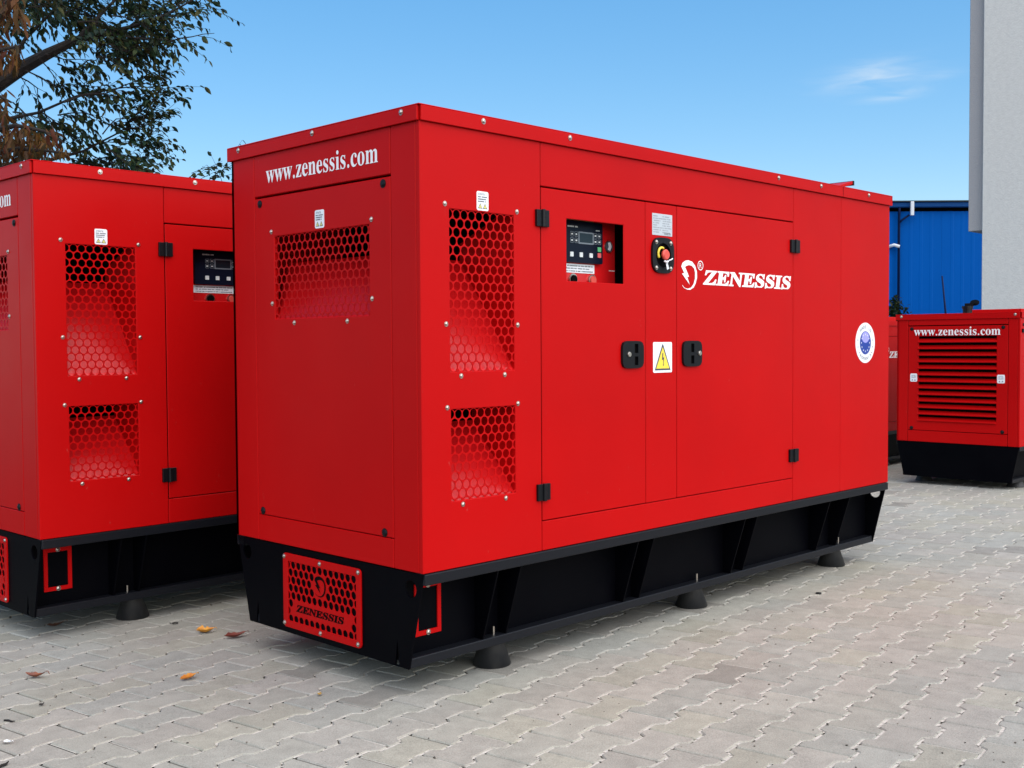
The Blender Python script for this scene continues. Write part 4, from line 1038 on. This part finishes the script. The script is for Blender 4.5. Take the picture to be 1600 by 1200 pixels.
def along(px, py):
    d = at(px, py, 1) - CAM; t = (Q0 - CAM).dot(nrm) / d.dot(nrm); p = CAM + d * t
    return (p - Q0).dot(dirn), p.z - HALLZ
a_, b_ = along(1403, 345)
m = MB(); m.tube([Fh(a_, 0.1, 0.08), Fh(a_, b_ - .3, 0.08), Fh(a_, b_ + 0.15, 0.09), Fh(a_ + .0, eh - .17, 0.12)], 0.034, 8); dp = m.build('downpipe', HDARK, hall, smooth=True)
a2, b2 = along(1421, 338); a3, b3 = along(1408, 344)
m = MB(); m.tube([Fh(a_, b3 - .08, 0.09), Fh(a3, b3, 0.10), Fh(a2 - .05, b2 + .02, 0.12)], 0.03, 6); m.build('branch_pipe', HDARK, hall, smooth=True)
m = MB(); m.box(Fh, a2 - 0.045, a2 + 0.045, b2, eh - 0.03, 0.17, 0.24); m.build('white_spout', STICK, hall, bevel=0.01)
a4, b4 = along(1392, 385); a5, b5 = along(1403, 386)
m = MB(); m.tube([Fh(a4 - .1, b4 - .02, 0.02), Fh(a4 + .05, b4 + .03, .10), Fh(a5, b5, 0.14)], 0.045, 8); m.build('white_bracket', STICK, hall, smooth=True)

# ------------------------------------------------------------------ pale rendered building on the right
STUCCO = mat('pale_grey_render', (0.66, 0.655, 0.63), 0.9)
vary(STUCCO, (0.560, 0.558, 0.530), (0.51, 0.508, 0.485), 14, 0.3, 0.7, 6); bump(STUCCO, 34, 0.010, 6, 0.45)
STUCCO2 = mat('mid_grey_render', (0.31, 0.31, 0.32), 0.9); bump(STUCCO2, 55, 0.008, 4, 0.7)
bld = tag(empty('rendered_building', (16, 4.51, gz(4.5))), 'pale grey rendered building with a darker projecting bay, at the right edge', 'building')
m = MB(); m.box(lambda a, b, h: (a, b, h), 0, 9, -12, 0, 0, 9.5); m.build('wall', STUCCO, bld, bevel=0.01)
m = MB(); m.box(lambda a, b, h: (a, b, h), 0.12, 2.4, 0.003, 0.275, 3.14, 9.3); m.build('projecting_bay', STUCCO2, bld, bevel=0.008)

# ------------------------------------------------------------------ rod, bush behind the small generators
m = MB(); p0 = at(1477.5, 489, 12.05); m.tube([(p0.x + .01, p0.y - .01, gz(p0.y)), tuple(p0), tuple(at(1472, 431, 12))], [0.012, 0.012, 0.008], 6)
tag(m.build('steel_rod', HDARK, smooth=True), 'thin dark rod leaning up in front of the blue hall', 'rod')

LEAFG = mat('dark_green_leaf', (0.030, 0.048, 0.020), 0.5); LEAFG.node_tree.nodes['Principled BSDF'].inputs['Specular IOR Level'].default_value = 0.15
def leaf_shader(m, cols, trans=0.25):
    oi = N(m, 'ShaderNodeObjectInfo'); ge = N(m, 'ShaderNodeNewGeometry')
    ad = N(m, 'ShaderNodeMath', operation='ADD'); L(m, ge.outputs['Random Per Island'], ad.inputs[0]); L(m, oi.outputs['Random'], ad.inputs[1])
    fr = N(m, 'ShaderNodeMath', operation='FRACT'); L(m, ad.outputs[0], fr.inputs[0])
    cr = N(m, 'ShaderNodeValToRGB')
    el = cr.color_ramp.elements
    while len(el) < len(cols): el.new(0.5)
    for i, c in enumerate(cols): el[i].position = i / (len(cols) - 1); el[i].color = (*c, 1)
    L(m, fr.outputs[0], cr.inputs['Fac'])
    nz_ = N(m, 'ShaderNodeTexNoise', Scale=45, Detail=3); tcn = N(m, 'ShaderNodeTexCoord'); L(m, tcn.outputs['Object'], nz_.inputs['Vector'])
    mr_ = N(m, 'ShaderNodeMapRange'); mr_.inputs['To Min'].default_value = 0.6; mr_.inputs['To Max'].default_value = 1.35; L(m, nz_.outputs['Fac'], mr_.inputs['Value'])
    sc = N(m, 'ShaderNodeVectorMath', operation='SCALE'); L(m, cr.outputs['Color'], sc.inputs[0]); L(m, mr_.outputs[0], sc.inputs['Scale'])
    L(m, sc.outputs[0], bsdf(m).inputs['Base Color'])
    tr = N(m, 'ShaderNodeBsdfTranslucent'); L(m, sc.outputs[0], tr.inputs['Color'])
    mx = N(m, 'ShaderNodeMixShader'); mx.inputs[0].default_value = trans
    L(m, bsdf(m).outputs[0], mx.inputs[1]); L(m, tr.outputs[0], mx.inputs[2])
    L(m, mx.outputs[0], [n for n in m.node_tree.nodes if n.type == 'OUTPUT_MATERIAL'][0].inputs['Surface'])
leaf_shader(LEAFG, [(0.006, 0.017, 0.012), (0.010, 0.028, 0.014), (0.020, 0.040, 0.013), (0.050, 0.052, 0.014), (0.007, 0.018, 0.014)])
BARK = mat('dark_bark', (0.045, 0.034, 0.026), 0.9); vary(BARK, (0.014, 0.010, 0.008), (0.005, 0.004, 0.0035), 22, 0.35, 0.65, 6, stretch=(1, 1, 0.25)); bump(BARK, 60, 0.006, 4, 1.0)
LEAFB = mat('autumn_brown_leaf', (0.2, 0.1, 0.03), 0.6, spec=0.2)
leaf_shader(LEAFB, [(0.040, 0.020, 0.009), (0.075, 0.035, 0.010), (0.13, 0.062, 0.010), (0.070, 0.016, 0.010), (0.10, 0.058, 0.020), (0.03, 0.022, 0.009), (0.05, 0.036, 0.012)], 0.3)

def add_leaf(mb, p, d, ln, wd, nrm, curl=0.15):
    """a folded, curved leaf of eight triangles"""
    d = d.normalized(); s = d.cross(nrm).normalized(); n = s.cross(d)
    prof = ((0.0, 0.0), (0.22, 0.36), (0.5, 0.5), (0.78, 0.30), (1.0, 0.0))
    v = []
    for t, w in prof:
        c = p + d * (ln * t) - n * (curl * ln * t * t)
        if w == 0: v.append(c)
        else: v += [c - s * (w * wd) + n * (0.16 * wd), c, c + s * (w * wd) + n * (0.16 * wd)]
    # 0 tip0, 1-3, 4-6, 7-9, 10
    mb.add(v, [(0, 2, 1), (0, 3, 2), (1, 2, 5, 4), (2, 3, 6, 5), (4, 5, 8, 7), (5, 6, 9, 8), (7, 8, 10), (8, 9, 10)])

def bush(name, base, w, h, n, label, cat, seed, ls=0.07, m_=LEAFG):
    rb = random.Random(seed); t = tag(empty(name, base), label, cat)
    mb = MB()
    for _ in range(n):
        th, r_ = rb.uniform(0, 2 * PI), math.sqrt(rb.random())
        z = rb.random() ** 0.7
        rad = w * (0.55 + 0.45 * math.sin(3 * th + seed)) * math.sqrt(max(0.02, 1 - z ** 3))
        p = Vector((r_ * rad * math.cos(th), r_ * rad * math.sin(th), z * h * rb.uniform(0.85, 1.08)))
        d = Vector((rb.gauss(0, 1), rb.gauss(0, 1), rb.gauss(0.2, 0.7)))
        add_leaf(mb, p, d, ls * rb.uniform(.7, 1.4), ls * .55, Vector((rb.gauss(0, .5), rb.gauss(0, .5), 1)))
    tag(mb.build('foliage', m_, t, fix=False), kind='stuff')
    mb = MB()
    for k in range(7):
        a = 2 * PI * k / 7; mb.tube([(0.03 * math.cos(a), .03 * math.sin(a), 0), (w * .25 * math.cos(a), w * .25 * math.sin(a), h * .5), (w * .5 * math.cos(a), w * .5 * math.sin(a), h * .85)], [0.03, .02, .008], 5)
    mb.build('stem', BARK, t)
b0 = at(1399, 490, 20)
bush('garden_bush', (b0.x, b0.y, gz(b0.y)), 0.62, b0.z - gz(b0.y) + 0.16, 3800, 'dark green bush in front of the blue hall, showing above the hidden generator', 'bush', 4)

# ------------------------------------------------------------------ green tree behind the left generator
rt = random.Random(21)
base = at(-330, 600, 8.2); base.z = gz(base.y)
tree = tag(empty('green_tree', tuple(base)), 'dark green leafy tree reaching in from the left above the left generator', 'tree')
off = Vector(base)
wood = MB(); crown = MB()
def px(*a): return at(*a) - off
limbs = [
    ([Vector((0, 0, 0)), px(-300, 560, 8.2), px(-210, 330, 8.1), px(-90, 190, 8.0)], [0.17, 0.15, 0.12, 0.09]),
    ([px(-90, 190, 8.0), px(0, 128, 7.9), px(35, 106, 7.9), px(75, 84, 7.8), px(120, 62, 7.8), px(165, 52, 7.7), px(205, 42, 7.7), px(262, 22, 7.6), px(310, -5, 7.5)], [0.075, 0.058, 0.048, 0.038, 0.027, 0.020, 0.014, 0.008, 0.004]),
    ([px(-210, 330, 8.1), px(-160, 120, 8.3), px(-60, 10, 8.4), px(40, -60, 8.4), px(140, -120, 8.3)], [0.11, 0.08, 0.05, 0.03, 0.015]),
    ([px(120, 62, 7.8), px(150, 30, 7.9), px(190, -10, 8.0), px(240, -60, 8.1)], [0.016, 0.012, 0.009, 0.005]),
    ([px(-90, 190, 8.0), px(-10, 190, 7.9), px(60, 176, 7.8), px(120, 150, 7.7), px(175, 140, 7.6)], [0.03, 0.016, 0.010, 0.007, 0.004]),
    ([px(-150, 270, 8.0), px(-40, 262, 7.9), px(60, 255, 7.9), px(130, 236, 7.8), px(190, 205, 7.8)], [0.04, 0.026, 0.015, 0.009, 0.005]),
    ([px(-40, 300, 8.0), px(90, 298, 8.0), px(200, 296, 7.9), px(280, 292, 7.9), px(330, 288, 7.9)], [0.04, 0.026, 0.018, 0.010, 0.006]),
    ([px(0, 128, 7.9), px(40, 60, 8.0), px(90, 10, 8.1), px(130, -50, 8.1)], [0.018, 0.013, 0.009, 0.005]),
    ([px(165, 52, 7.7), px(215, 60, 7.6), px(262, 62, 7.5)], [0.010, 0.007, 0.004]),
]
for pts, rad in limbs: wood.tube(pts, rad, 9)
def shoot(p, d, ln, ls, dens=1.0, sag=0.12, rad=0.0026):
    """a thin shoot with leaves set alternately along it"""
    d = d.normalized(); n = max(4, int(ln / 0.030 * dens)); pts = []; q = Vector(p)
    for k in range(n + 1):
        pts.append(Vector(q)); dd = (d + Vector((0, 0, -sag * k / n)) + Vector((rt.gauss(0, .05), rt.gauss(0, .05), rt.gauss(0, .05)))).normalized(); q = q + dd * (ln / n); d = dd
    wood.tube([pts[0], pts[n // 2], pts[-1]], [rad, rad * .7, rad * .35], 3)
    side = 1
    for k in range(1, n + 1):
        if rt.random() < 0.12: continue
        t = (pts[k] - pts[k - 1]).normalized(); s = t.cross(Vector((0, 0, 1)))
        s = (s + Vector((rt.gauss(0, .4), rt.gauss(0, .4), rt.gauss(0, .4)))).normalized()
        side = -side
        ld = (t * 0.75 + s * side * 0.75 + Vector((0, 0, -0.45))).normalized()
        sz = ls * rt.uniform(0.65, 1.25)
        add_leaf(crown, pts[k], ld, sz, sz * rt.uniform(.42, .58), Vector((rt.gauss(0, .6), rt.gauss(0, .6), 1)), rt.uniform(0.05, 0.35))
def spray(a, b, dep, n, spread, ls=0.055, ln=(0.16, 0.34)):
    """a side branch between two pixels' directions, set with shoots"""
    A, B = px(a[0], a[1], dep + rt.uniform(-.25, .25)), px(b[0], b[1], dep + rt.uniform(-.3, .3))
    mid = (A + B) / 2 + Vector((rt.gauss(0, .04), rt.gauss(0, .04), rt.gauss(0.03, .05)))
    wood.tube([A, A.lerp(mid, .5) + Vector((0, 0, .008)), mid, mid.lerp(B, .5) + Vector((0, 0, .006)), B], [0.006, 0.005, 0.004, 0.003, 0.002], 4)
    axis = (B - A)
    for k in range(n):
        t = rt.random() ** 0.8
        p = A.lerp(mid, 2 * t) if t < .5 else mid.lerp(B, 2 * t - 1)
        d = axis.normalized() + Vector((rt.gauss(0, spread), rt.gauss(0, spread), rt.gauss(0.05, spread)))
        shoot(p, d, rt.uniform(*ln), ls)
# branches that fill the crown, from the limbs outward (start, end, depth, shoots)
S_ = [((60, 90), (120, 180), 7.8, 9), ((60, 172), (150, 232), 7.7, 10), ((100, 160), (205, 165), 7.6, 10), ((120, 150), (225, 122), 7.6, 10), ((90, 180), (190, 205), 7.8, 11),
      ((150, 145), (258, 142), 7.6, 6), ((60, 172), (60, 240), 7.9, 9), ((20, 160), (40, 215), 7.9, 8), ((120, 235), (205, 258), 7.9, 18), ((140, 228), (222, 228), 7.7, 14), ((120, 232), (175, 262), 7.9, 16),
      ((160, 210), (212, 188), 7.8, 9), ((190, 200), (262, 108), 7.7, 8), ((185, 205), (240, 158), 7.7, 8), ((60, 255), (130, 262), 8.0, 12), ((30, 120), (60, 170), 7.9, 8), ((90, 100), (140, 140), 7.8, 10),
      ((20, 175), (100, 200), 7.9, 9), ((40, 200), (110, 225), 7.9, 9), ((150, 90), (200, 120), 7.7, 7), ((130, 100), (170, 150), 7.7, 8), ((165, 232), (215, 262), 7.8, 14), ((150, 250), (210, 272), 7.9, 12), ((100, 245), (150, 270), 8.0, 12)]
for a, b, dep, n in S_: spray(a, b, dep, n, 0.32)
for a, b, n in (((190, 190), (285, 102), 7), ((185, 205), (275, 125), 7), ((180, 175), (250, 112), 6), ((200, 215), (272, 150), 6), ((205, 225), (252, 185), 6), ((200, 240), (250, 205), 6), ((190, 255), (238, 228), 5), ((205, 300), (236, 250), 4), ((285, 296), (330, 262), 4), ((300, 298), (352, 258), 4), ((330, 296), (368, 240), 3), ((350, 300), (374, 224), 2)):
    A, B = px(a[0], a[1], 7.9), px(b[0], b[1], 7.9)
    for k in range(n): shoot(A.lerp(B, 0.05 + 0.6 * k / n) + Vector((rt.gauss(0, .03), rt.gauss(0, .03), rt.gauss(0, .04))), (B - A) + Vector((rt.gauss(0, .08), rt.gauss(0, .08), rt.gauss(0, .06))), 0.26, 0.050, 0.9)
for _ in range(36):   # dense upper part along the main limb and above it
    a = (rt.uniform(-30, 215), rt.uniform(-35, 50)); b = (a[0] + rt.uniform(20, 80), a[1] + rt.uniform(-45, 30)); spray(a, b, rt.uniform(7.5, 8.3), 11, 0.42)
for _ in range(10):
    a = (rt.uniform(90, 210), rt.uniform(40, 90)); b = (a[0] + rt.uniform(20, 60), a[1] + rt.uniform(-15, 30)); spray(a, b, rt.uniform(7.5, 8.0), 8, 0.4)
for a, b, n in (((165, 50), (250, 60), 12), ((200, 42), (280, 45), 10), ((230, 30), (320, 12), 9), ((240, 25), (295, -5), 9), ((215, 60), (282, 62), 6), ((130, 60), (215, 88), 11), ((262, 22), (340, -8), 7), ((120, 65), (190, 82), 10), ((70, 85), (150, 95), 8), ((262, 66), (335, 52), 2), ((40, 110), (110, 130), 7)):
    spray(a, b, 7.6, n, 0.38)
wood.build('trunk', BARK, tree, fix=False)
tag(crown.build('crown', LEAFG, tree, fix=False), kind='stuff')

# ------------------------------------------------------------------ tree with hanging brown leaves, nearer, at the left edge
base2 = at(-190, 600, 6.9); base2.z = gz(base2.y); off2 = Vector(base2)
bt = tag(empty('autumn_tree', tuple(base2)), 'tree with long hanging brown and reddish leaves at the top left corner', 'tree')
def p2(*a): return at(*a) - off2
w2 = MB()
for pts, rad in (([Vector((0, 0, 0)), p2(-170, 420, 6.9), p2(-90, 150, 6.9), p2(-30, -40, 6.9), p2(40, -120, 6.9)], [0.11, 0.09, 0.06, 0.035, 0.015]),
                 ([p2(-110, 200, 6.9), p2(-40, 60, 6.8), p2(15, 0, 6.8), p2(50, -25, 6.8)], [0.04, 0.025, 0.014, 0.007]),
                 ([p2(-110, 200, 6.9), p2(-40, 120, 6.8), p2(0, 78, 6.7), p2(30, 72, 6.7)], [0.04, 0.022, 0.012, 0.006]),
                 ([p2(-140, 300, 6.9), p2(-60, 180, 6.8), p2(-5, 148, 6.7), p2(18, 160, 6.7)], [0.04, 0.022, 0.012, 0.006]),
                 ([p2(-150, 320, 6.9), p2(-50, 215, 6.8), p2(25, 196, 6.7), p2(70, 205, 6.7), p2(98, 222, 6.7)], [0.04, 0.024, 0.014, 0.009, 0.005]),
                 ([p2(-150, 320, 6.9), p2(-50, 250, 6.8), p2(30, 232, 6.8), p2(75, 236, 6.8), p2(110, 240, 6.8)], [0.04, 0.024, 0.014, 0.009, 0.005])):
    w2.tube(pts, rad, 7)
def brown_leaf_mesh(i):
    mb = MB(); r3 = random.Random(100 + i)
    ln = 0.125; v = []
    prof = ((0, .05), (.12, .28), (.3, .46), (.5, .5), (.7, .38), (.88, .18), (1, 0.02)); cu = r3.uniform(-.5, .5); fo = r3.uniform(.15, .7)
    for t, w in prof:
        y = cu * ln * t * t; c = Vector((0.03 * math.sin(3 * t + i) * 0.5, y, -ln * t)); wd = 0.034 * r3.uniform(.8, 1.1)
        v += [c + Vector((-w * wd, fo * w * wd, 0)), c, c + Vector((w * wd, fo * w * wd * .8, 0))]
    n = len(prof)
    mb.add(v, [q for k in range(n - 1) for q in ((3 * k, 3 * k + 1, 3 * k + 4, 3 * k + 3), (3 * k + 1, 3 * k + 2, 3 * k + 5, 3 * k + 4))])
    mb.tube([(0, 0, 0.03), (0, 0, 0)], 0.0012, 3)
    return mb.mesh('leaf', LEAFB, fix=False, smooth=True)
blm = [brown_leaf_mesh(i) for i in range(6)]
def hang(n, x0, x1, y0, y1, dep, sc=1.0):
    for _ in range(n):
        o = link('leaf', rt.choice(blm), bt)
        p = p2(rt.uniform(x0, x1), rt.uniform(y0, y1), dep + rt.uniform(-.2, .2))
        s = sc * rt.uniform(.6, 1.15)
        o.location = p; o.rotation_euler = (rt.gauss(0, .30), rt.gauss(0, .30), rt.uniform(0, 2 * PI)); o.scale = (s, s, s)
hang(38, -25, 36, -25, 22, 6.8); hang(24, -25, 44, 18, 48, 6.8, .8); hang(44, -25, 34, 66, 98, 6.75, .85); hang(10, 44, 72, -22, -8, 6.8, .7)
hang(34, -25, 14, 140, 200, 6.75, .85); hang(62, -25, 48, 188, 238, 6.8, .8); hang(44, 0, 88, 206, 244, 6.9, .7); hang(14, 92, 112, 232, 240, 6.9, .55); hang(7, 70, 86, 198, 206, 6.8, .75)
bm2 = MB()    # the many leaves behind the nearest ones
def mass(n, x0, x1, y0, y1, dep, sc=1.0):
    for _ in range(n):
        me = rt.choice(blm); s_ = sc * rt.uniform(.6, 1.1)
        M = Matrix.Translation(p2(rt.uniform(x0, x1), rt.uniform(y0, y1), dep + rt.uniform(0, .4))) @ Matrix.Rotation(rt.uniform(0, 6.28), 4, 'Z') @ Matrix.Rotation(rt.gauss(0, .35), 4, 'X') @ Matrix.Rotation(rt.gauss(0, .3), 4, 'Y') @ Matrix.Scale(s_, 4)
        bm2.add([M @ v.co for v in me.vertices], [tuple(p.vertices) for p in me.polygons])
mass(90, -30, 36, -25, 40, 7.0, .85); mass(70, -30, 32, 60, 100, 7.0, .85); mass(60, -30, 12, 138, 205, 7.0, .85); mass(110, -30, 60, 196, 240, 7.0, .85); mass(90, 0, 96, 212, 248, 7.0, .7)
tag(bm2.build('leaf_mass', LEAFB, bt, fix=False), kind='stuff')
w2.build('trunk', BARK, bt, fix=False)

# ------------------------------------------------------------------ small things lying on the paving
def fallen(name, px_, py_, ln, wd, rz, cols, label, curl=0.35, cat='leaf', notch=False, seed=0):
    r4 = random.Random(seed); p = on_ground(px_, py_)
    m_ = mat(name + '_colour', cols[0], 0.55); vary(m_, cols[0], cols[1], 45, 0.35, 0.65, 4)
    mb = MB(); n = 9; v = []
    for k in range(n):
        t = k / (n - 1); w = wd * (math.sin(PI * min(1, t * 1.04) ** 0.85) ** 0.8 if 0 < t < 1 else 0.03) * r4.uniform(.85, 1.1) * (0.6 + 0.4 * math.cos(6 * t) if notch else 1)
        z = 0.003 + curl * ln * abs(t - 0.45) ** 1.6 * 1.4
        x = (t - .5) * ln; yb = 0.15 * wd * math.sin(5 * t + seed)
        v += [(x, yb - w, z + w * .7), (x, yb - w * .5, z + w * .2), (x, yb, z), (x, yb + w * .5, z + w * .25), (x, yb + w, z + w * .9 * r4.uniform(.6, 1.2))]
    mb.add(v, [(5 * k + i, 5 * k + i + 1, 5 * k + 6 + i, 5 * k + 5 + i) for k in range(n - 1) for i in range(4)])
    mb.tube([(ln * .5, 0, v[-3][2]), (ln * .58, .002, v[-3][2] + .002), (ln * .64, .004, v[-3][2] * .6)], 0.0014, 4)
    o = mb.build(name, m_, None, smooth=True, fix=False)
    o.location = (p.x, p.y, gz(p.y)); o.rotation_euler = (0, 0, rz)
    return tag(o, label, cat)
fallen('fallen_leaf', 321, 989, 0.078, 0.027, math.radians(-25), ((0.62, 0.30, 0.03), (0.50, 0.18, 0.02)), 'yellow orange fallen leaf on the paving, beside a dark red one', 0.4, seed=1)
fallen('fallen_leaf', 368, 996, 0.100, 0.020, math.radians(-10), ((0.20, 0.035, 0.015), (0.13, 0.02, 0.012)), 'dark red fallen leaf lying at the foot of the middle generator', 0.3, seed=2)
fallen('fallen_leaf', 295, 1061, 0.080, 0.018, math.radians(12), ((0.52, 0.24, 0.03), (0.42, 0.13, 0.02)), 'slim orange fallen leaf alone on the open paving', 0.22, seed=3)
fallen('fallen_leaf', 56, 1059, 0.085, 0.015, math.radians(-55), ((0.24, 0.07, 0.02), (0.12, 0.03, 0.015)), 'shrivelled brown fallen leaf with upturned ends, low on the left', 0.5, notch=False, seed=4)
fallen('fallen_leaf', 88, 979, 0.085, 0.012, math.radians(0), ((0.10, 0.05, 0.03), (0.07, 0.03, 0.02)), 'dark brown fallen leaf in the shade under the left generator', 0.4, seed=5)
fallen('fallen_leaf', 500, 1087, 0.022, 0.008, math.radians(40), ((0.42, 0.27, 0.06), (0.3, 0.18, 0.05)), 'tiny tan leaf scrap in front of the middle generator end', 0.4, seed=6)
fallen('paper_scrap', 11, 1162, 0.030, 0.010, math.radians(-50), ((0.75, 0.75, 0.75), (0.6, 0.6, 0.6)), 'small white crumpled paper scrap near the bottom left corner', 0.3, cat='scrap', seed=7)
fallen('fallen_leaf', 65, 1103, 0.020, 0.008, math.radians(20), ((0.03, 0.025, 0.02), (0.02, 0.018, 0.015)), 'small black leaf bit in a joint, low on the left', 0.4, seed=8)
rg = random.Random(3); mb = MB()
for _ in range(200):
    q = on_ground(rg.uniform(-20, 1620), 800 + 420 * rg.random() ** 0.7)
    if (-0.1 < q.x < 3.5 and q.y > 0.1) or q.y > 2.0: continue
    r_ = rg.uniform(0.0015, 0.0045)
    v = [(q.x + r_ * rg.uniform(.5, 1.3) * math.cos(a), q.y + r_ * rg.uniform(.5, 1.3) * math.sin(a), gz(q.y) + z) for z in (-0.001, r_ * .7) for a in (0.3, 1.6, 2.9, 4.1, 5.3)]
    mb.add(v, [(0, 1, 6, 5), (1, 2, 7, 6), (2, 3, 8, 7), (3, 4, 9, 8), (4, 0, 5, 9), (5, 6, 7, 8, 9)])
GRIT = mat('mixed_grit', (0.1, 0.09, 0.08), 0.9); vary(GRIT, (0.16, 0.14, 0.11), (0.03, 0.025, 0.02), 3, 0.4, 0.6, 1)
tag(mb.build('grit', GRIT, None, fix=False), 'scattered grit and crumbs on the paving', kind='stuff')
def twig(px_, py_, ln, rz, label, r_=0.003):
    p = on_ground(px_, py_); mb = MB()
    mb.tube([(-ln / 2, 0, r_), (-ln * .1, ln * .06, r_ * 1.4), (ln * .2, ln * .02, r_), (ln / 2, ln * .1, r_ * 1.5)], [r_, r_ * 1.2, r_, r_ * .5], 5)
    o = mb.build('twig', BARK, None); o.location = (p.x, p.y, gz(p.y)); o.rotation_euler = (0, 0, rz); tag(o, label, 'twig')
twig(6, 1198, 0.055, math.radians(30), 'dark twig at the very bottom left corner', 0.004)
twig(14, 1128, 0.045, math.radians(-70), 'thin dark twig in a joint near the bottom left, above the paper scrap')
p = on_ground(1279, 928); mb = MB()
mb.tube([(0.012 * math.cos(2 * PI * k / 14), 0.012 * math.sin(2 * PI * k / 14), 0.004) for k in range(15)], 0.0028, 6)
o = mb.build('dropped_washer', PLASTIC, None); o.location = (p.x, p.y, gz(p.y)); tag(o, 'small dark ring lying on the open paving right of the middle generator', 'ring')
p = on_ground(274, 975); mb = MB()
mb.tube([(0.013 * math.cos(2 * PI * k / 12), 0.013 * math.sin(2 * PI * k / 12), 0.004) for k in range(11)], 0.0022, 5)
o = mb.build('dry_stalk', BARK, None); o.location = (p.x, p.y, gz(p.y)); tag(o, 'tiny curled dry stalk on the paving between the two large generators', 'stalk')
